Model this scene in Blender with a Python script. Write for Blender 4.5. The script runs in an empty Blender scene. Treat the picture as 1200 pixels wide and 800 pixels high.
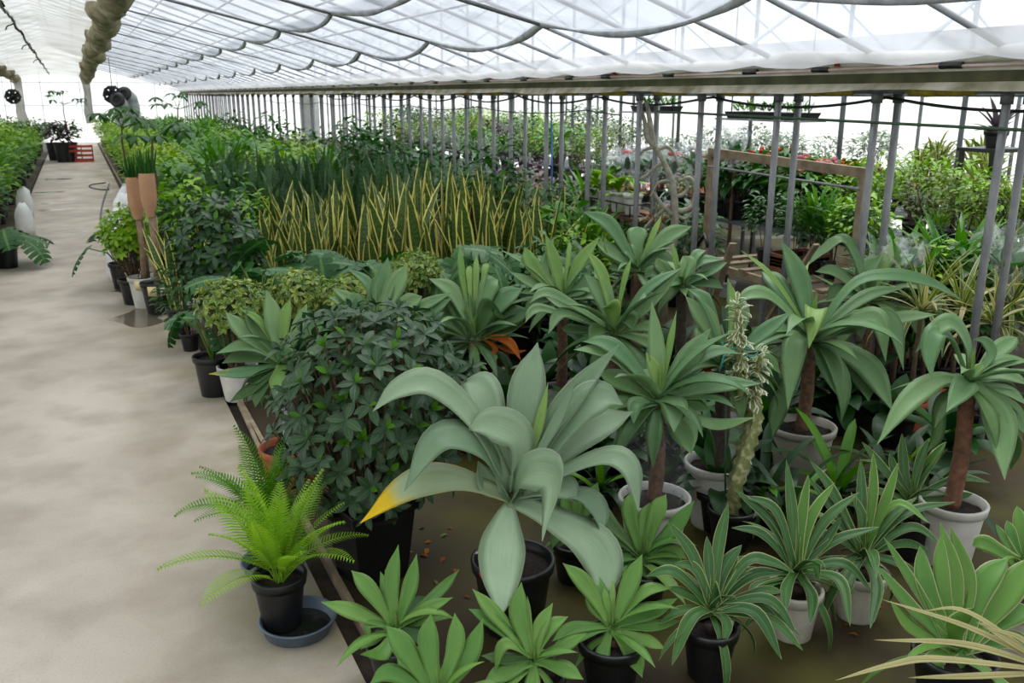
import bpy, math, random
from mathutils import Vector, Matrix
R = math.radians
rnd = random.Random(7)
scene = bpy.context.scene
col = scene.collection

# ------------------------------------------------------------------ camera, sky, exposure
FPX, PITCH, YAW, EYE = 1050.0, R(15.4), R(25.3), 2.0
cam_d = bpy.data.cameras.new('camera'); cam = bpy.data.objects.new('camera', cam_d); col.objects.link(cam)
cam.location = (0, 0, EYE); cam.rotation_euler = (math.pi/2 - PITCH, 0, -YAW)
cam_d.sensor_width = 36; cam_d.lens = FPX/1200*36; cam_d.clip_end = 400
cam_d.dof.use_dof = True; cam_d.dof.focus_distance = 3.6; cam_d.dof.aperture_fstop = 5.6
scene.camera = cam
world = bpy.data.worlds.new('overcast_sky'); scene.world = world; world.use_nodes = True
SKY = 1.85
bg = world.node_tree.nodes['Background']
wn = world.node_tree                       # overcast sky: zenith about three times as bright as the horizon
_tc = wn.nodes.new('ShaderNodeTexCoord'); _sx = wn.nodes.new('ShaderNodeSeparateXYZ'); wn.links.new(_tc.outputs['Generated'], _sx.inputs[0])
_mr = wn.nodes.new('ShaderNodeMapRange'); wn.links.new(_sx.outputs[2], _mr.inputs[0])
_mr.inputs[1].default_value = 0; _mr.inputs[2].default_value = 1; _mr.inputs[3].default_value = SKY*.55; _mr.inputs[4].default_value = SKY
wn.links.new(_mr.outputs[0], bg.inputs[1]); bg.inputs[0].default_value = (0.93, 0.965, 1.0, 1)
sun_d = bpy.data.lights.new('veiled_sun', 'SUN'); sun_d.energy = 5.0; sun_d.angle = R(48); sun_d.color = (1, .985, .95)
sun = bpy.data.objects.new('veiled_sun', sun_d); col.objects.link(sun); sun.rotation_euler = (R(-14), R(12), 0)     # high sun behind thin cloud
vs = scene.view_settings
vs.view_transform = 'Standard'; vs.look = 'None'; vs.gamma = 1; vs.use_curve_mapping = False; vs.exposure = 0.0

# ------------------------------------------------------------------ pixel <-> place helpers (1200x800 frame)
cR = Vector((math.cos(YAW), -math.sin(YAW), 0))
cH = Vector((math.sin(YAW), math.cos(YAW), 0))
cF = cH*math.cos(PITCH) - Vector((0, 0, math.sin(PITCH)))
cU = cH*math.sin(PITCH) + Vector((0, 0, math.cos(PITCH)))
CAM = Vector((0, 0, EYE))
def ray(px, py): return cF*FPX + cR*(px-600) - cU*(py-400)
def atdepth(px, py, d): return CAM + ray(px, py)*(d/FPX)
def atfwd(px, py, f):
    r = ray(px, py); return CAM + r*(f/r.dot(cH))
def atz(px, py, z):
    r = ray(px, py); return CAM + r*((z-EYE)/r.z)
def atx(px, py, x):
    r = ray(px, py); return CAM + r*(x/r.x)

# ------------------------------------------------------------------ mesh collector
class MB:
    def __init__(s): s.v=[]; s.f=[]; s.uv=[]; s.r=[]
    def vert(s, p, uv=(0,0), r=0.0):
        s.v.append(tuple(p)); s.uv.append(uv); s.r.append(r); return len(s.v)-1
    def box(s, a, b):
        x0,y0,z0=a; x1,y1,z1=b
        i=[s.vert(p,(p[0],p[1])) for p in ((x0,y0,z0),(x1,y0,z0),(x1,y1,z0),(x0,y1,z0),(x0,y0,z1),(x1,y0,z1),(x1,y1,z1),(x0,y1,z1))]
        for q in ((3,2,1,0),(4,5,6,7),(0,1,5,4),(1,2,6,5),(2,3,7,6),(3,0,4,7)): s.f.append([i[k] for k in q])
        return s
    def bar(s, p, q, w, h):            # rectangular bar from p to q
        p=Vector(p); q=Vector(q); t=(q-p).normalized()
        up=Vector((0,0,1)) if abs(t.z)<.9 else Vector((0,1,0))
        a=t.cross(up).normalized()*w/2; b=a.cross(t).normalized()*h/2
        i=[s.vert(x) for x in (p-a-b,p+a-b,p+a+b,p-a+b,q-a-b,q+a-b,q+a+b,q-a+b)]
        for k in ((0,1,2,3),(7,6,5,4),(0,4,5,1),(1,5,6,2),(2,6,7,3),(3,7,4,0)): s.f.append([i[j] for j in k])
        return s
    def tube(s, pts, rad, n=8, cap=True):
        pts=[Vector(p) for p in pts]; m=len(pts)
        if not isinstance(rad,(list,tuple)): rad=[rad]*m
        rings=[]; ref=None
        for k in range(m):
            t=(pts[min(k+1,m-1)]-pts[max(k-1,0)]).normalized()
            if ref is None: ref = Vector((1,0,0)) if abs(t.x)<.8 else Vector((0,1,0))
            a=(ref-t*ref.dot(t)).normalized(); ref=a; b=t.cross(a)
            rings.append([s.vert(pts[k]+(a*math.cos(2*math.pi*j/n)+b*math.sin(2*math.pi*j/n))*rad[k],(k/(m-1),j/n)) for j in range(n)])
        for k in range(m-1):
            for j in range(n): s.f.append([rings[k][j],rings[k][(j+1)%n],rings[k+1][(j+1)%n],rings[k+1][j]])
        if cap: s.f.append(rings[0][::-1]); s.f.append(rings[-1][:])
        return s
    def lathe(s, prof, n=24, c=(0,0,0)):
        rings=[]
        for r,z in prof: rings.append([s.vert((c[0]+r*math.cos(2*math.pi*j/n),c[1]+r*math.sin(2*math.pi*j/n),c[2]+z),(j/n,z)) for j in range(n)])
        for k in range(len(prof)-1):
            for j in range(n): s.f.append([rings[k][j],rings[k][(j+1)%n],rings[k+1][(j+1)%n],rings[k+1][j]])
        return s
    def disc(s, r, z, n=24, c=(0,0)):
        s.f.append([s.vert((c[0]+r*math.cos(2*math.pi*j/n),c[1]+r*math.sin(2*math.pi*j/n),z)) for j in range(n)]); return s
    def grid(s, fn, nu, nv):           # fn(u,v) -> point
        i=[[s.vert(fn(a/nu,b/nv),(a/nu,b/nv)) for b in range(nv+1)] for a in range(nu+1)]
        for a in range(nu):
            for b in range(nv): s.f.append([i[a][b],i[a+1][b],i[a+1][b+1],i[a][b+1]])
        return s
    def blob(s, c, rx, ry, rz, nu=10, nv=6, j=0.0):
        c=Vector(c); rows=[]
        for a in range(nv+1):
            th=math.pi*a/nv
            rows.append([s.vert(c+Vector((rx*math.sin(th)*math.cos(2*math.pi*b/nu),ry*math.sin(th)*math.sin(2*math.pi*b/nu),rz*math.cos(th)))*(1+rnd.uniform(-j,j))) for b in range(nu)])
        for a in range(nv):
            for b in range(nu): s.f.append([rows[a][b],rows[a+1][b],rows[a+1][(b+1)%nu],rows[a][(b+1)%nu]])
        return s
    def mesh(s, name, m, smooth=True):
        me=bpy.data.meshes.new(name); me.from_pydata(s.v,[],s.f)
        ul=me.uv_layers.new(name='UVMap'); li=[0]*len(me.loops); me.loops.foreach_get('vertex_index',li)
        flat=[]
        for k in li: flat.extend(s.uv[k])
        ul.data.foreach_set('uv',flat)
        at=me.attributes.new('rnd','FLOAT','POINT'); at.data.foreach_set('value',s.r)
        if smooth: me.polygons.foreach_set('use_smooth',[True]*len(me.polygons))
        if m: me.materials.append(m)
        me.update(); return me
    def build(s, name, m, parent=None, smooth=True, kind=None, loc=None):
        return link(name, s.mesh(name,m,smooth), parent, kind, loc)
def link(name, me, parent=None, kind=None, loc=None):
    o=bpy.data.objects.new(name,me); col.objects.link(o)
    if parent: o.parent=parent
    if kind: o['kind']=kind
    if loc is not None: o.location=loc
    return o
def tag(o,label,cat,group=None):
    o['label']=label; o['category']=cat
    if group: o['group']=group
    return o
def thing(name,label,cat,loc=(0,0,0),rz=0,group=None):
    o=bpy.data.objects.new(name,None); col.objects.link(o); o.empty_display_size=.1
    o.location=loc; o.rotation_euler=(0,0,rz); return tag(o,label,cat,group)
def kids(o): return [c for c in ALLKIDS.get(o.name,())]
ALLKIDS={}
def copy_tree(o, loc, rz=0, s=1.0, label=None, group=None):
    r=o.copy(); col.objects.link(r); r.location=loc; r.rotation_euler=(0,0,rz); r.scale=(s,s,s)
    if label: r['label']=label
    if group: r['group']=group
    for ch in o.children:
        c=ch.copy(); col.objects.link(c); c.parent=r
        for g in ch.children:
            d=g.copy(); col.objects.link(d); d.parent=c
    return r

# ------------------------------------------------------------------ materials
def srgb(r,g,b):
    f=lambda c: ((c/255+.055)/1.055)**2.4 if c>10 else c/255/12.92
    return (f(r),f(g),f(b),1)
def newmat(name):
    m=bpy.data.materials.new(name); m.use_nodes=True; nt=m.node_tree
    return m,nt,nt.nodes['Principled BSDF'],nt.nodes['Material Output']
def nd(nt,t,**k):
    n=nt.nodes.new(t)
    for a,b in k.items(): setattr(n,a,b)
    return n
def mix(nt,fac,a,b):
    n=nd(nt,'ShaderNodeMix',data_type='RGBA'); 
    for sock,val in ((n.inputs[0],fac),(n.inputs[6],a),(n.inputs[7],b)):
        if isinstance(val,bpy.types.NodeSocket): nt.links.new(val,sock)
        else: sock.default_value=val
    return n.outputs[2]
def math_(nt,op,a,b=None,c=None,clamp=False):
    n=nd(nt,'ShaderNodeMath',operation=op); n.use_clamp=clamp
    for i,val in enumerate((a,b,c)):
        if val is None: continue
        if isinstance(val,bpy.types.NodeSocket): nt.links.new(val,n.inputs[i])
        else: n.inputs[i].default_value=val
    return n.outputs[0]
def ramp(nt,fac,lo,hi):
    n=nd(nt,'ShaderNodeMapRange'); n.inputs[1].default_value=lo; n.inputs[2].default_value=hi
    nt.links.new(fac,n.inputs[0]); return n.outputs[0]
def noise(nt,scale,detail=3,vec=None,dist=0):
    n=nd(nt,'ShaderNodeTexNoise'); n.inputs['Scale'].default_value=scale; n.inputs['Detail'].default_value=detail
    n.inputs['Distortion'].default_value=dist
    if vec is not None: nt.links.new(vec,n.inputs['Vector'])
    return n.outputs[0]
def plain(name,c1,c2=None,rough=.6,scale=8,metal=0,bump=0,spec=.5,obj=True):
    m,nt,p,o=newmat(name)
    p.inputs['Roughness'].default_value=rough; p.inputs['Metallic'].default_value=metal
    p.inputs['Specular IOR Level'].default_value=spec
    tc=nd(nt,'ShaderNodeTexCoord')
    ns=noise(nt,scale,4,tc.outputs['Object'])
    nt.links.new(mix(nt,ramp(nt,ns,.3,.7),c1,c2 or tuple(x*.75 for x in c1[:3])+(1,)),p.inputs['Base Color'])
    if bump:
        b=nd(nt,'ShaderNodeBump'); b.inputs['Strength'].default_value=bump; b.inputs['Distance'].default_value=.01
        nt.links.new(ns,b.inputs['Height']); nt.links.new(b.outputs[0],p.inputs['Normal'])
    return m
def leafmat(name,c,c2=None,margin=None,mw=.14,rib=None,band=None,tip=None,tip0=.7,rough=.42,tr=.22,var=.22,spots=None):
    """u runs along the leaf, v across it"""
    K=.80; dk=lambda q: None if q is None else tuple(v*K for v in q[:3])+(1,)
    c,c2,margin,rib,band,tip,spots=[dk(q) for q in (c,c2,margin,rib,band,tip,spots)]
    m,nt,p,o=newmat(name)
    uv=nd(nt,'ShaderNodeUVMap'); sx=nd(nt,'ShaderNodeSeparateXYZ'); nt.links.new(uv.outputs[0],sx.inputs[0])
    u=sx.outputs[0]; e=math_(nt,'ABSOLUTE',math_(nt,'MULTIPLY_ADD',sx.outputs[1],2,-1))
    oi=nd(nt,'ShaderNodeObjectInfo'); at=nd(nt,'ShaderNodeAttribute',attribute_name='rnd')
    r=math_(nt,'FRACT',math_(nt,'ADD',oi.outputs['Random'],at.outputs['Fac']))
    tc=nd(nt,'ShaderNodeTexCoord'); ns=noise(nt,9,3,tc.outputs['Object'])
    k=math_(nt,'MULTIPLY_ADD',ns,.5,math_(nt,'MULTIPLY',r,.5))
    base=mix(nt,ramp(nt,k,.2,.8),c,c2 or tuple(x*(1-var*1.5) for x in c[:3])+(1,))
    if band:
        w=nd(nt,'ShaderNodeTexWave',bands_direction='X'); w.inputs['Scale'].default_value=7; w.inputs['Distortion'].default_value=9; w.inputs['Detail'].default_value=2
        nt.links.new(uv.outputs[0],w.inputs['Vector']); base=mix(nt,math_(nt,'MULTIPLY',w.outputs['Fac'],.6),base,band)
    if spots:
        sp=noise(nt,26,3,tc.outputs['Object']); base=mix(nt,ramp(nt,sp,.5,.62),base,spots)
    if rib: base=mix(nt,ramp(nt,e,.14,.02),base,rib)
    if margin: base=mix(nt,ramp(nt,math_(nt,'ADD',e,math_(nt,'MULTIPLY_ADD',ns,.1,-.05)),1-mw-.06,1-mw+.04),base,margin)
    if tip: base=mix(nt,ramp(nt,math_(nt,'ADD',u,math_(nt,'MULTIPLY_ADD',ns,.5,-.25)),tip0,tip0+.2),base,tip)
    st=nd(nt,'ShaderNodeMapping'); st.inputs['Scale'].default_value=(3,60,1); nt.links.new(uv.outputs[0],st.inputs[0])
    n9=noise(nt,1.0,3,st.outputs[0]); hv=nd(nt,'ShaderNodeHueSaturation'); hv.inputs['Saturation'].default_value=1.16; nt.links.new(base,hv.inputs['Color']); nt.links.new(math_(nt,'MULTIPLY_ADD',n9,.5,.75),hv.inputs['Value']); base=hv.outputs[0]
    bp=nd(nt,'ShaderNodeBump'); bp.inputs['Strength'].default_value=.15; bp.inputs['Distance'].default_value=.004; nt.links.new(n9,bp.inputs['Height']); nt.links.new(bp.outputs[0],p.inputs['Normal'])
    nt.links.new(base,p.inputs['Base Color']); p.inputs['Roughness'].default_value=rough
    p.inputs['Specular IOR Level'].default_value=.38
    t=nd(nt,'ShaderNodeBsdfTranslucent')
    nt.links.new(mix(nt,1.0,base,base),t.inputs[0])
    hs=nd(nt,'ShaderNodeHueSaturation'); hs.inputs['Saturation'].default_value=1.15; hs.inputs['Value'].default_value=1.25
    nt.links.new(base,hs.inputs['Color']); nt.links.new(hs.outputs[0],t.inputs[0])
    ms=nd(nt,'ShaderNodeMixShader'); ms.inputs[0].default_value=tr
    nt.links.new(p.outputs[0],ms.inputs[1]); nt.links.new(t.outputs[0],ms.inputs[2]); nt.links.new(ms.outputs[0],o.inputs[0])
    return m
def film(name,c,opac,dirt=None,dscale=1.2,dlo=.5,dhi=.75,tr=.8):
    """plastic film: part clear, part milky"""
    m,nt,p,o=newmat(name)
    tc=nd(nt,'ShaderNodeTexCoord'); ns=noise(nt,dscale,6,tc.outputs['Object'])
    a=nd(nt,'ShaderNodeBsdfTransparent'); a.inputs[0].default_value=(.97,.98,1,1)
    t=nd(nt,'ShaderNodeBsdfTranslucent'); d=nd(nt,'ShaderNodeBsdfDiffuse')
    cc=mix(nt,ramp(nt,ns,dlo,dhi),c,dirt) if dirt else None
    for s in (t,d):
        if cc: nt.links.new(cc,s.inputs[0])
        else: s.inputs[0].default_value=c
    td=nd(nt,'ShaderNodeMixShader'); td.inputs[0].default_value=1-tr; nt.links.new(t.outputs[0],td.inputs[1]); nt.links.new(d.outputs[0],td.inputs[2])
    ms=nd(nt,'ShaderNodeMixShader')
    if dirt: nt.links.new(math_(nt,'MULTIPLY_ADD',ramp(nt,ns,dlo,dhi),(1-opac)*.6,opac),ms.inputs[0])
    else: ms.inputs[0].default_value=opac
    nt.links.new(a.outputs[0],ms.inputs[1]); nt.links.new(td.outputs[0],ms.inputs[2]); nt.links.new(ms.outputs[0],o.inputs[0])
    return m
M={}
M['roof_film']=film('roof_film',(.62,.66,.72,1),.30,(.5,.53,.56,1),.8)
M['wall_film']=film('wall_film',(.95,.96,.96,1),.55,(.88,.88,.84,1),1.0)
M['low_film']=film('low_film',(.44,.445,.45,1),.62,(.24,.245,.24,1),1.8,.45,.72)
M['curtain']=film('curtain',(.40,.415,.43,1),.5,(.27,.285,.30,1),2.0)
M['sheet']=film('ceiling_sheet',(.42,.415,.38,1),.72,(.29,.29,.25,1),1.6,.4,.7,.9)
M['moss_cloth']=plain('mossy_cloth',srgb(170,160,132),srgb(92,84,62),.9,6,bump=.8)
M['hem']=plain('curtain_hem',srgb(190,192,196),srgb(140,142,146),.8,9,bump=.3)
M['galv']=plain('galvanised_steel',srgb(146,147,148),srgb(108,109,110),.45,14,metal=.35)
M['galv_dark']=plain('weathered_steel',srgb(120,124,128),srgb(80,84,84),.6,10,metal=.3)
M['gutter']=plain('mossy_gutter',srgb(98,98,66),srgb(60,62,38),.8,6,bump=.3)
M['roll']=plain('rolled_film',srgb(232,230,222),srgb(180,178,160),.5,4,bump=.25)
M['apron']=plain('stained_film',srgb(206,200,182),srgb(120,114,84),.6,5,bump=.3)
M['palm_trunk']=plain('pale_palm_trunk',srgb(160,134,108),srgb(118,96,76),.85,26,bump=.5)
M['yellow_moss']=plain('yellow_lagging',srgb(168,148,40),srgb(110,98,30),.9,20,bump=.5)
M['black']=plain('black_plastic',srgb(20,21,22),srgb(12,12,13),.4,12)
M['black_soft']=plain('black_rubber',srgb(36,37,38),srgb(22,23,24),.6,12)
M['white_pot']=plain('white_plastic',srgb(215,214,206),srgb(175,172,160),.45,6)
M['cream_pot']=plain('cream_plastic',srgb(196,192,178),srgb(150,145,128),.5,6)
M['terracotta']=plain('terracotta',srgb(186,98,62),srgb(140,70,42),.8,8)
M['saucer']=plain('blue_grey_plastic',srgb(98,112,128),srgb(70,82,96),.4,6)
M['soil']=plain('potting_soil',srgb(46,34,26),srgb(20,15,11),.95,60,bump=1)
M['wood']=plain('weathered_wood',srgb(160,142,116),srgb(112,96,76),.8,9,bump=.2)
M['wood_red']=plain('brown_board',srgb(128,84,58),srgb(84,52,36),.8,9,bump=.2)
M['paper']=plain('kraft_card',srgb(196,154,118),srgb(172,130,96),.8,5)
M['trunk']=plain('ringed_trunk',srgb(132,98,74),srgb(84,60,46),.85,40,bump=.8)
M['trunk_red']=plain('reddish_trunk',srgb(134,92,66),srgb(84,58,44),.85,30,bump=.8)
M['trunk_dark']=plain('dark_trunk',srgb(80,66,56),srgb(48,40,34),.85,40,bump=.8)
M['twig']=plain('twig_bark',srgb(104,84,60),srgb(70,58,42),.85,30)
M['drift']=plain('driftwood',srgb(176,172,156),srgb(130,124,108),.85,18,bump=.4)
M['stem']=leafmat('green_stem',srgb(110,140,70),srgb(80,110,52),tr=.1)
M['white']=plain('white_sheet',srgb(240,240,238),srgb(215,215,212),.6,6)
M['red']=plain('red_plastic',srgb(190,62,48),srgb(150,44,36),.5,8)
M['teal']=plain('teal_twine',srgb(30,150,130),srgb(20,110,98),.7,30)
M['green_pole']=plain('green_stake',srgb(60,92,60),srgb(44,70,46),.5,20)
M['blue']=plain('blue_plastic',srgb(70,130,190),srgb(50,100,150),.5,8)
M['tag_white']=plain('label_card',srgb(238,236,228),srgb(225,222,212),.6,8)
M['tag_yellow']=plain('cream_card',srgb(236,220,168),srgb(222,204,150),.6,8)
M['clear']=film('clear_wrap',(.7,.72,.74,1),.12,(.85,.86,.87,1),16,.5,.68,.3)
M['mesh_wrap']=film('netting_wrap',(.5,.5,.48,1),.06,(.6,.6,.58,1),30,.55,.8,.3)
M['water']=plain('wet_film',srgb(40,42,40),srgb(30,32,30),.08,4)
# leaves
M['blue_agave']=leafmat('grey_green_leaf',srgb(160,182,150),srgb(122,148,118),margin=srgb(184,200,164),mw=.02,rough=.42,tr=.15)
M['blue_agave_tip']=leafmat('grey_green_leaf_yellow_tip',srgb(172,188,152),srgb(140,162,126),margin=srgb(200,196,120),mw=.05,tip=srgb(236,200,60),tip0=.66,rough=.5,tr=.15)
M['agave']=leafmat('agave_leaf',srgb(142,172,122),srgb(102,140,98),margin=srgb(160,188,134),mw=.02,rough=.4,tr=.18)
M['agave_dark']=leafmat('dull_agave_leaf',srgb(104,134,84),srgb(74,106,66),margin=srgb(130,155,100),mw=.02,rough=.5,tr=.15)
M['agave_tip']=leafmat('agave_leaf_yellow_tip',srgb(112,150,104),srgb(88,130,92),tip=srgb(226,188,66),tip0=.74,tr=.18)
M['agave_young']=leafmat('young_agave_leaf',srgb(158,188,116),srgb(124,164,94),margin=srgb(196,208,140),mw=.05,tr=.25)
M['agave_small']=leafmat('small_agave_leaf',srgb(136,174,100),srgb(100,146,80),margin=srgb(176,196,130),mw=.02,rough=.45,tr=.2)
M['dead']=leafmat('dead_orange_leaf',srgb(206,128,66),srgb(160,84,38),tr=.3,rough=.7)
M['vari']=leafmat('cream_edged_leaf',srgb(84,122,68),srgb(62,100,60),margin=srgb(206,208,150),mw=.09,rib=srgb(96,134,84),rough=.4,tr=.15)
M['vari_broad']=leafmat('broad_pale_edged_leaf',srgb(128,168,92),srgb(98,144,80),margin=srgb(222,222,170),mw=.08,rough=.42,tr=.2)
M['yellow_strap']=leafmat('yellow_striped_leaf',srgb(216,208,158),srgb(196,188,136),rib=srgb(128,146,90),margin=srgb(226,216,178),mw=.15,tr=.3)
M['sans_y']=leafmat('yellow_edged_sword_leaf',srgb(66,92,44),srgb(44,70,38),margin=srgb(255,244,160),mw=.25,band=srgb(116,136,88),rough=.4,tr=.12)
M['sans_g']=leafmat('green_sword_leaf',srgb(64,96,62),srgb(44,74,50),band=srgb(112,138,98),rough=.4,tr=.1)
M['monstera']=leafmat('monstera_leaf',srgb(70,112,62),srgb(44,84,46),rib=srgb(110,144,92),rough=.5,tr=.15)
M['shrub']=leafmat('dark_shrub_leaf',srgb(68,96,62),srgb(42,70,44),rib=srgb(92,118,82),rough=.38,tr=.12)
M['shrub_young']=leafmat('fresh_shrub_leaf',srgb(104,152,64),srgb(82,130,52),tr=.25)
M['schef_v']=leafmat('cream_splashed_leaf',srgb(104,142,66),srgb(72,112,52),margin=srgb(206,208,140),mw=.16,tr=.22,spots=srgb(176,188,104))
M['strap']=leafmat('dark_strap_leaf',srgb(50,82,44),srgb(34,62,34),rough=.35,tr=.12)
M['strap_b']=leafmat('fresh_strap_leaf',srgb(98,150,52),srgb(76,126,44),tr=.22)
M['fern']=leafmat('fern_leaf',srgb(180,212,108),srgb(140,188,80),rough=.5,tr=.3)
M['fern_dark']=leafmat('older_fern_leaf',srgb(116,166,72),srgb(90,140,56),rough=.5,tr=.25)
M['cactus']=leafmat('pale_spurge_stem',srgb(160,162,112),srgb(120,130,84),spots=srgb(196,192,150),tr=.02,rough=.7)
M['cactus_leaf']=leafmat('white_edged_leaf',srgb(150,160,96),srgb(120,140,80),margin=srgb(246,244,226),mw=.35,tr=.15)
for nm,a,b in (('mid',(112,156,76),(72,120,56)),('bright',(150,188,74),(112,158,58)),('lime',(176,194,84),(138,168,66)),('deep',(66,110,52),(40,80,38)),
               ('bluish',(98,136,92),(70,110,74)),('olive',(112,124,62),(78,96,50)),('bronze',(112,72,60),(66,46,44)),('silver',(150,164,142),(112,132,110)),('purple',(66,48,58),(40,32,40))):
    M['g_'+nm]=leafmat(nm+'_foliage',srgb(*a),srgb(*b),tr=.24,rough=.4)
M['g_cream']=leafmat('cream_edged_foliage',srgb(110,134,72),srgb(78,108,60),margin=srgb(214,204,140),mw=.25,tr=.22)
for nm,a in (('orange',(240,120,30)),('redf',(214,48,44)),('pink',(228,150,160)),('whitef',(240,238,232)),('salmon',(220,150,120))):
    M['f_'+nm]=leafmat(nm+'_petal',srgb(*a),tr=.3)

# ------------------------------------------------------------------ setting: floors
YE, Y0 = 44.0, -5.0
GX, GX2 = 4.40, 4.58              # pole rows under the gutter
RX, RZ = -0.65, 3.95              # ridge of the near bay
LX = -5.7                          # left wall
BX = 10.6                          # right wall of the second bay
def struct(o): o['kind']='structure'; return o
def concrete(name,c1,c2,c3,moss=None,mossx=None,wet=True):
    m,nt,p,o=newmat(name)
    tc=nd(nt,'ShaderNodeTexCoord'); ob=tc.outputs['Object']
    n1=noise(nt,.9,5,ob,.6); n2=noise(nt,2.6,7,ob); n3=noise(nt,90,3,ob)
    c=mix(nt,ramp(nt,n1,.35,.65),c1,c2); c=mix(nt,math_(nt,'MULTIPLY',ramp(nt,n2,.45,.7),.6),c,c3)
    c=mix(nt,math_(nt,'MULTIPLY',ramp(nt,n3,.55,.8),.35),c,tuple(x*.55 for x in c3[:3])+(1,))
    if moss:
        sx=nd(nt,'ShaderNodeSeparateXYZ'); nt.links.new(ob,sx.inputs[0])
        n4=noise(nt,1.7,6,ob)
        f=math_(nt,'MULTIPLY',ramp(nt,sx.outputs[0],mossx[0],mossx[1]),ramp(nt,n4,.38,.62))
        c=mix(nt,math_(nt,'MULTIPLY',f,.85),c,moss)
    r=math_(nt,'MULTIPLY_ADD',n1,.3,.5)
    if wet:
        n5=noise(nt,.55,4,ob,.8); w=ramp(nt,n5,.62,.67)
        c=mix(nt,math_(nt,'MULTIPLY',w,.35),c,tuple(x*.5 for x in c3[:3])+(1,)); r=math_(nt,'SUBTRACT',r,math_(nt,'MULTIPLY',w,.3))
    nt.links.new(c,p.inputs['Base Color']); nt.links.new(r,p.inputs['Roughness']); p.inputs['Specular IOR Level'].default_value=.25
    b=nd(nt,'ShaderNodeBump'); b.inputs['Strength'].default_value=.25; b.inputs['Distance'].default_value=.004
    nt.links.new(math_(nt,'ADD',n2,math_(nt,'MULTIPLY',n3,.4)),b.inputs['Height']); nt.links.new(b.outputs[0],p.inputs['Normal'])
    return m
M['path']=concrete('path_concrete',srgb(192,181,168),srgb(170,159,146),srgb(148,137,122),srgb(122,116,82),(-.1,.75))
M['bed']=concrete('mossy_concrete',srgb(66,52,34),srgb(50,39,26),srgb(38,30,19),srgb(74,72,16),(.9,1.7))
M['earth']=plain('dark_earth',srgb(62,50,40),srgb(34,28,22),.95,14,bump=.8)
M['ground']=plain('outside_ground',srgb(205,203,196),srgb(185,184,174),.95,.4)
struct(MB().box((-60,-60,-.30),(60,100,-.06)).build('ground',M['ground'],smooth=False))
struct(MB().box((LX,Y0,-.06),(BX,YE,-.03)).build('floor',M['earth'],smooth=False))
struct(MB().box((-1.02,Y0,-.03),(.70,YE,0)).build('floor_path',M['path'],smooth=False))
struct(MB().box((.80,Y0,-.03),(BX,YE,0)).build('floor_bed',M['bed'],smooth=False))
struct(MB().box((LX,Y0,-.03),(-1.06,YE,0)).build('floor_left_bed',M['bed'],smooth=False))
ed=struct(MB().box((.775,1.0,-.03),(.80,YE,.018)).build('trim_1',M['wood'],smooth=False))      # low batten beside the path
MB().bar((.735,4.2,.0),(.77,5.9,.012),.022,.02).build('batten',M['wood'],ed,smooth=False)

# ------------------------------------------------------------------ setting: roof, walls
def slope(x): return RZ-(abs(x-RX)/(GX-RX))*(RZ-2.24)          # roof height of the near bay
rf=struct(MB().grid(lambda u,v:(RX+u*(GX-RX),Y0+v*(YE-Y0),slope(RX+u*(GX-RX))),4,12).build('ceiling',M['roof_film']))
rl=struct(MB().grid(lambda u,v:(RX-u*(RX-LX),Y0+v*(YE-Y0),slope(RX-u*(RX-LX))),4,12).build('ceiling_left',M['roof_film']))
me=MB().tube([(0,0,0),(1,0,0)],.017,6).mesh('rafter',M['hem'])
def span(name,me,p,q,parent,sy=1.0):
    p=Vector(p); q=Vector(q); d=q-p
    o=link(name,me,parent); o.location=p; o.rotation_mode='QUATERNION'; o.rotation_quaternion=d.to_track_quat('X','Z'); o.scale=(d.length,sy,sy); return o
SP=.867
poley=[3.27+SP*k for k in range(-7,47)]
for k,y in enumerate(poley):
    span('rafter',me,(RX,y,RZ-.03),(GX,y,2.21),rf)
    if k%2==0: span('rafter',me,(RX,y,RZ-.03),(LX,y,slope(LX)-.03),rl)
mp=MB().tube([(0,0,0),(1,0,0)],.011,6).mesh('purlin',M['hem'])
for k in range(7):
    x=RX+.25+k*.55; span('purlin',mp,(x,Y0,slope(x)-.06),(x,YE,slope(x)-.06),rf)
for k in range(6):
    x=RX-.4-k*.8; span('purlin',mp,(x,Y0,slope(x)-.06),(x,YE,slope(x)-.06),rl)
# second bay
R2=7.6
def slope2(x): return 2.24+(1-abs(x-R2)/(R2-GX2))*1.9
r2=struct(MB().grid(lambda u,v:(GX2+u*(BX-GX2),Y0+v*(YE-Y0),slope2(GX2+u*(BX-GX2))),8,12).build('ceiling_far_bay',M['roof_film']))
for k,y in enumerate(poley):
    if k%2==0:
        span('rafter',me,(R2,y,slope2(R2)-.03),(GX2,y,2.21),r2); span('rafter',me,(R2,y,slope2(R2)-.03),(BX,y,2.21),r2)
struct(MB().grid(lambda u,v:(BX,Y0+u*(YE-Y0),v*2.24),12,2).build('wall_right',M['wall_film']))
struct(MB().grid(lambda u,v:(LX,Y0+u*(YE-Y0),v*slope(LX)),12,2).build('wall_left',M['wall_film']))
def gable(name,y):
    b=MB(); i=[b.vert(p) for p in ((LX,y,0),(GX,y,0),(GX,y,2.24),(RX,y,RZ),(LX,y,slope(LX)))]; b.f.append(i)
    j=[b.vert(p) for p in ((GX,y,0),(BX,y,0),(BX,y,2.24),(R2,y,slope2(R2)),(GX,y,2.24))]; b.f.append(j)
    return struct(b.build(name,M['wall_film'],smooth=False))
wb=gable('wall_back',YE); gable('wall_front',Y0)
mpo=MB().tube([(0,0,0),(1,0,0)],.014,8).mesh('wall_post',M['hem'])
for x in (-4.2,-2.6,-1.2,.3,1.8,3.3): span('wall_post',mpo,(x,YE-.06,0),(x,YE-.06,slope(x)-.05),wb)
span('wall_rail',mpo,(LX,YE-.06,1.55),(GX,YE-.06,1.55),wb)
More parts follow.
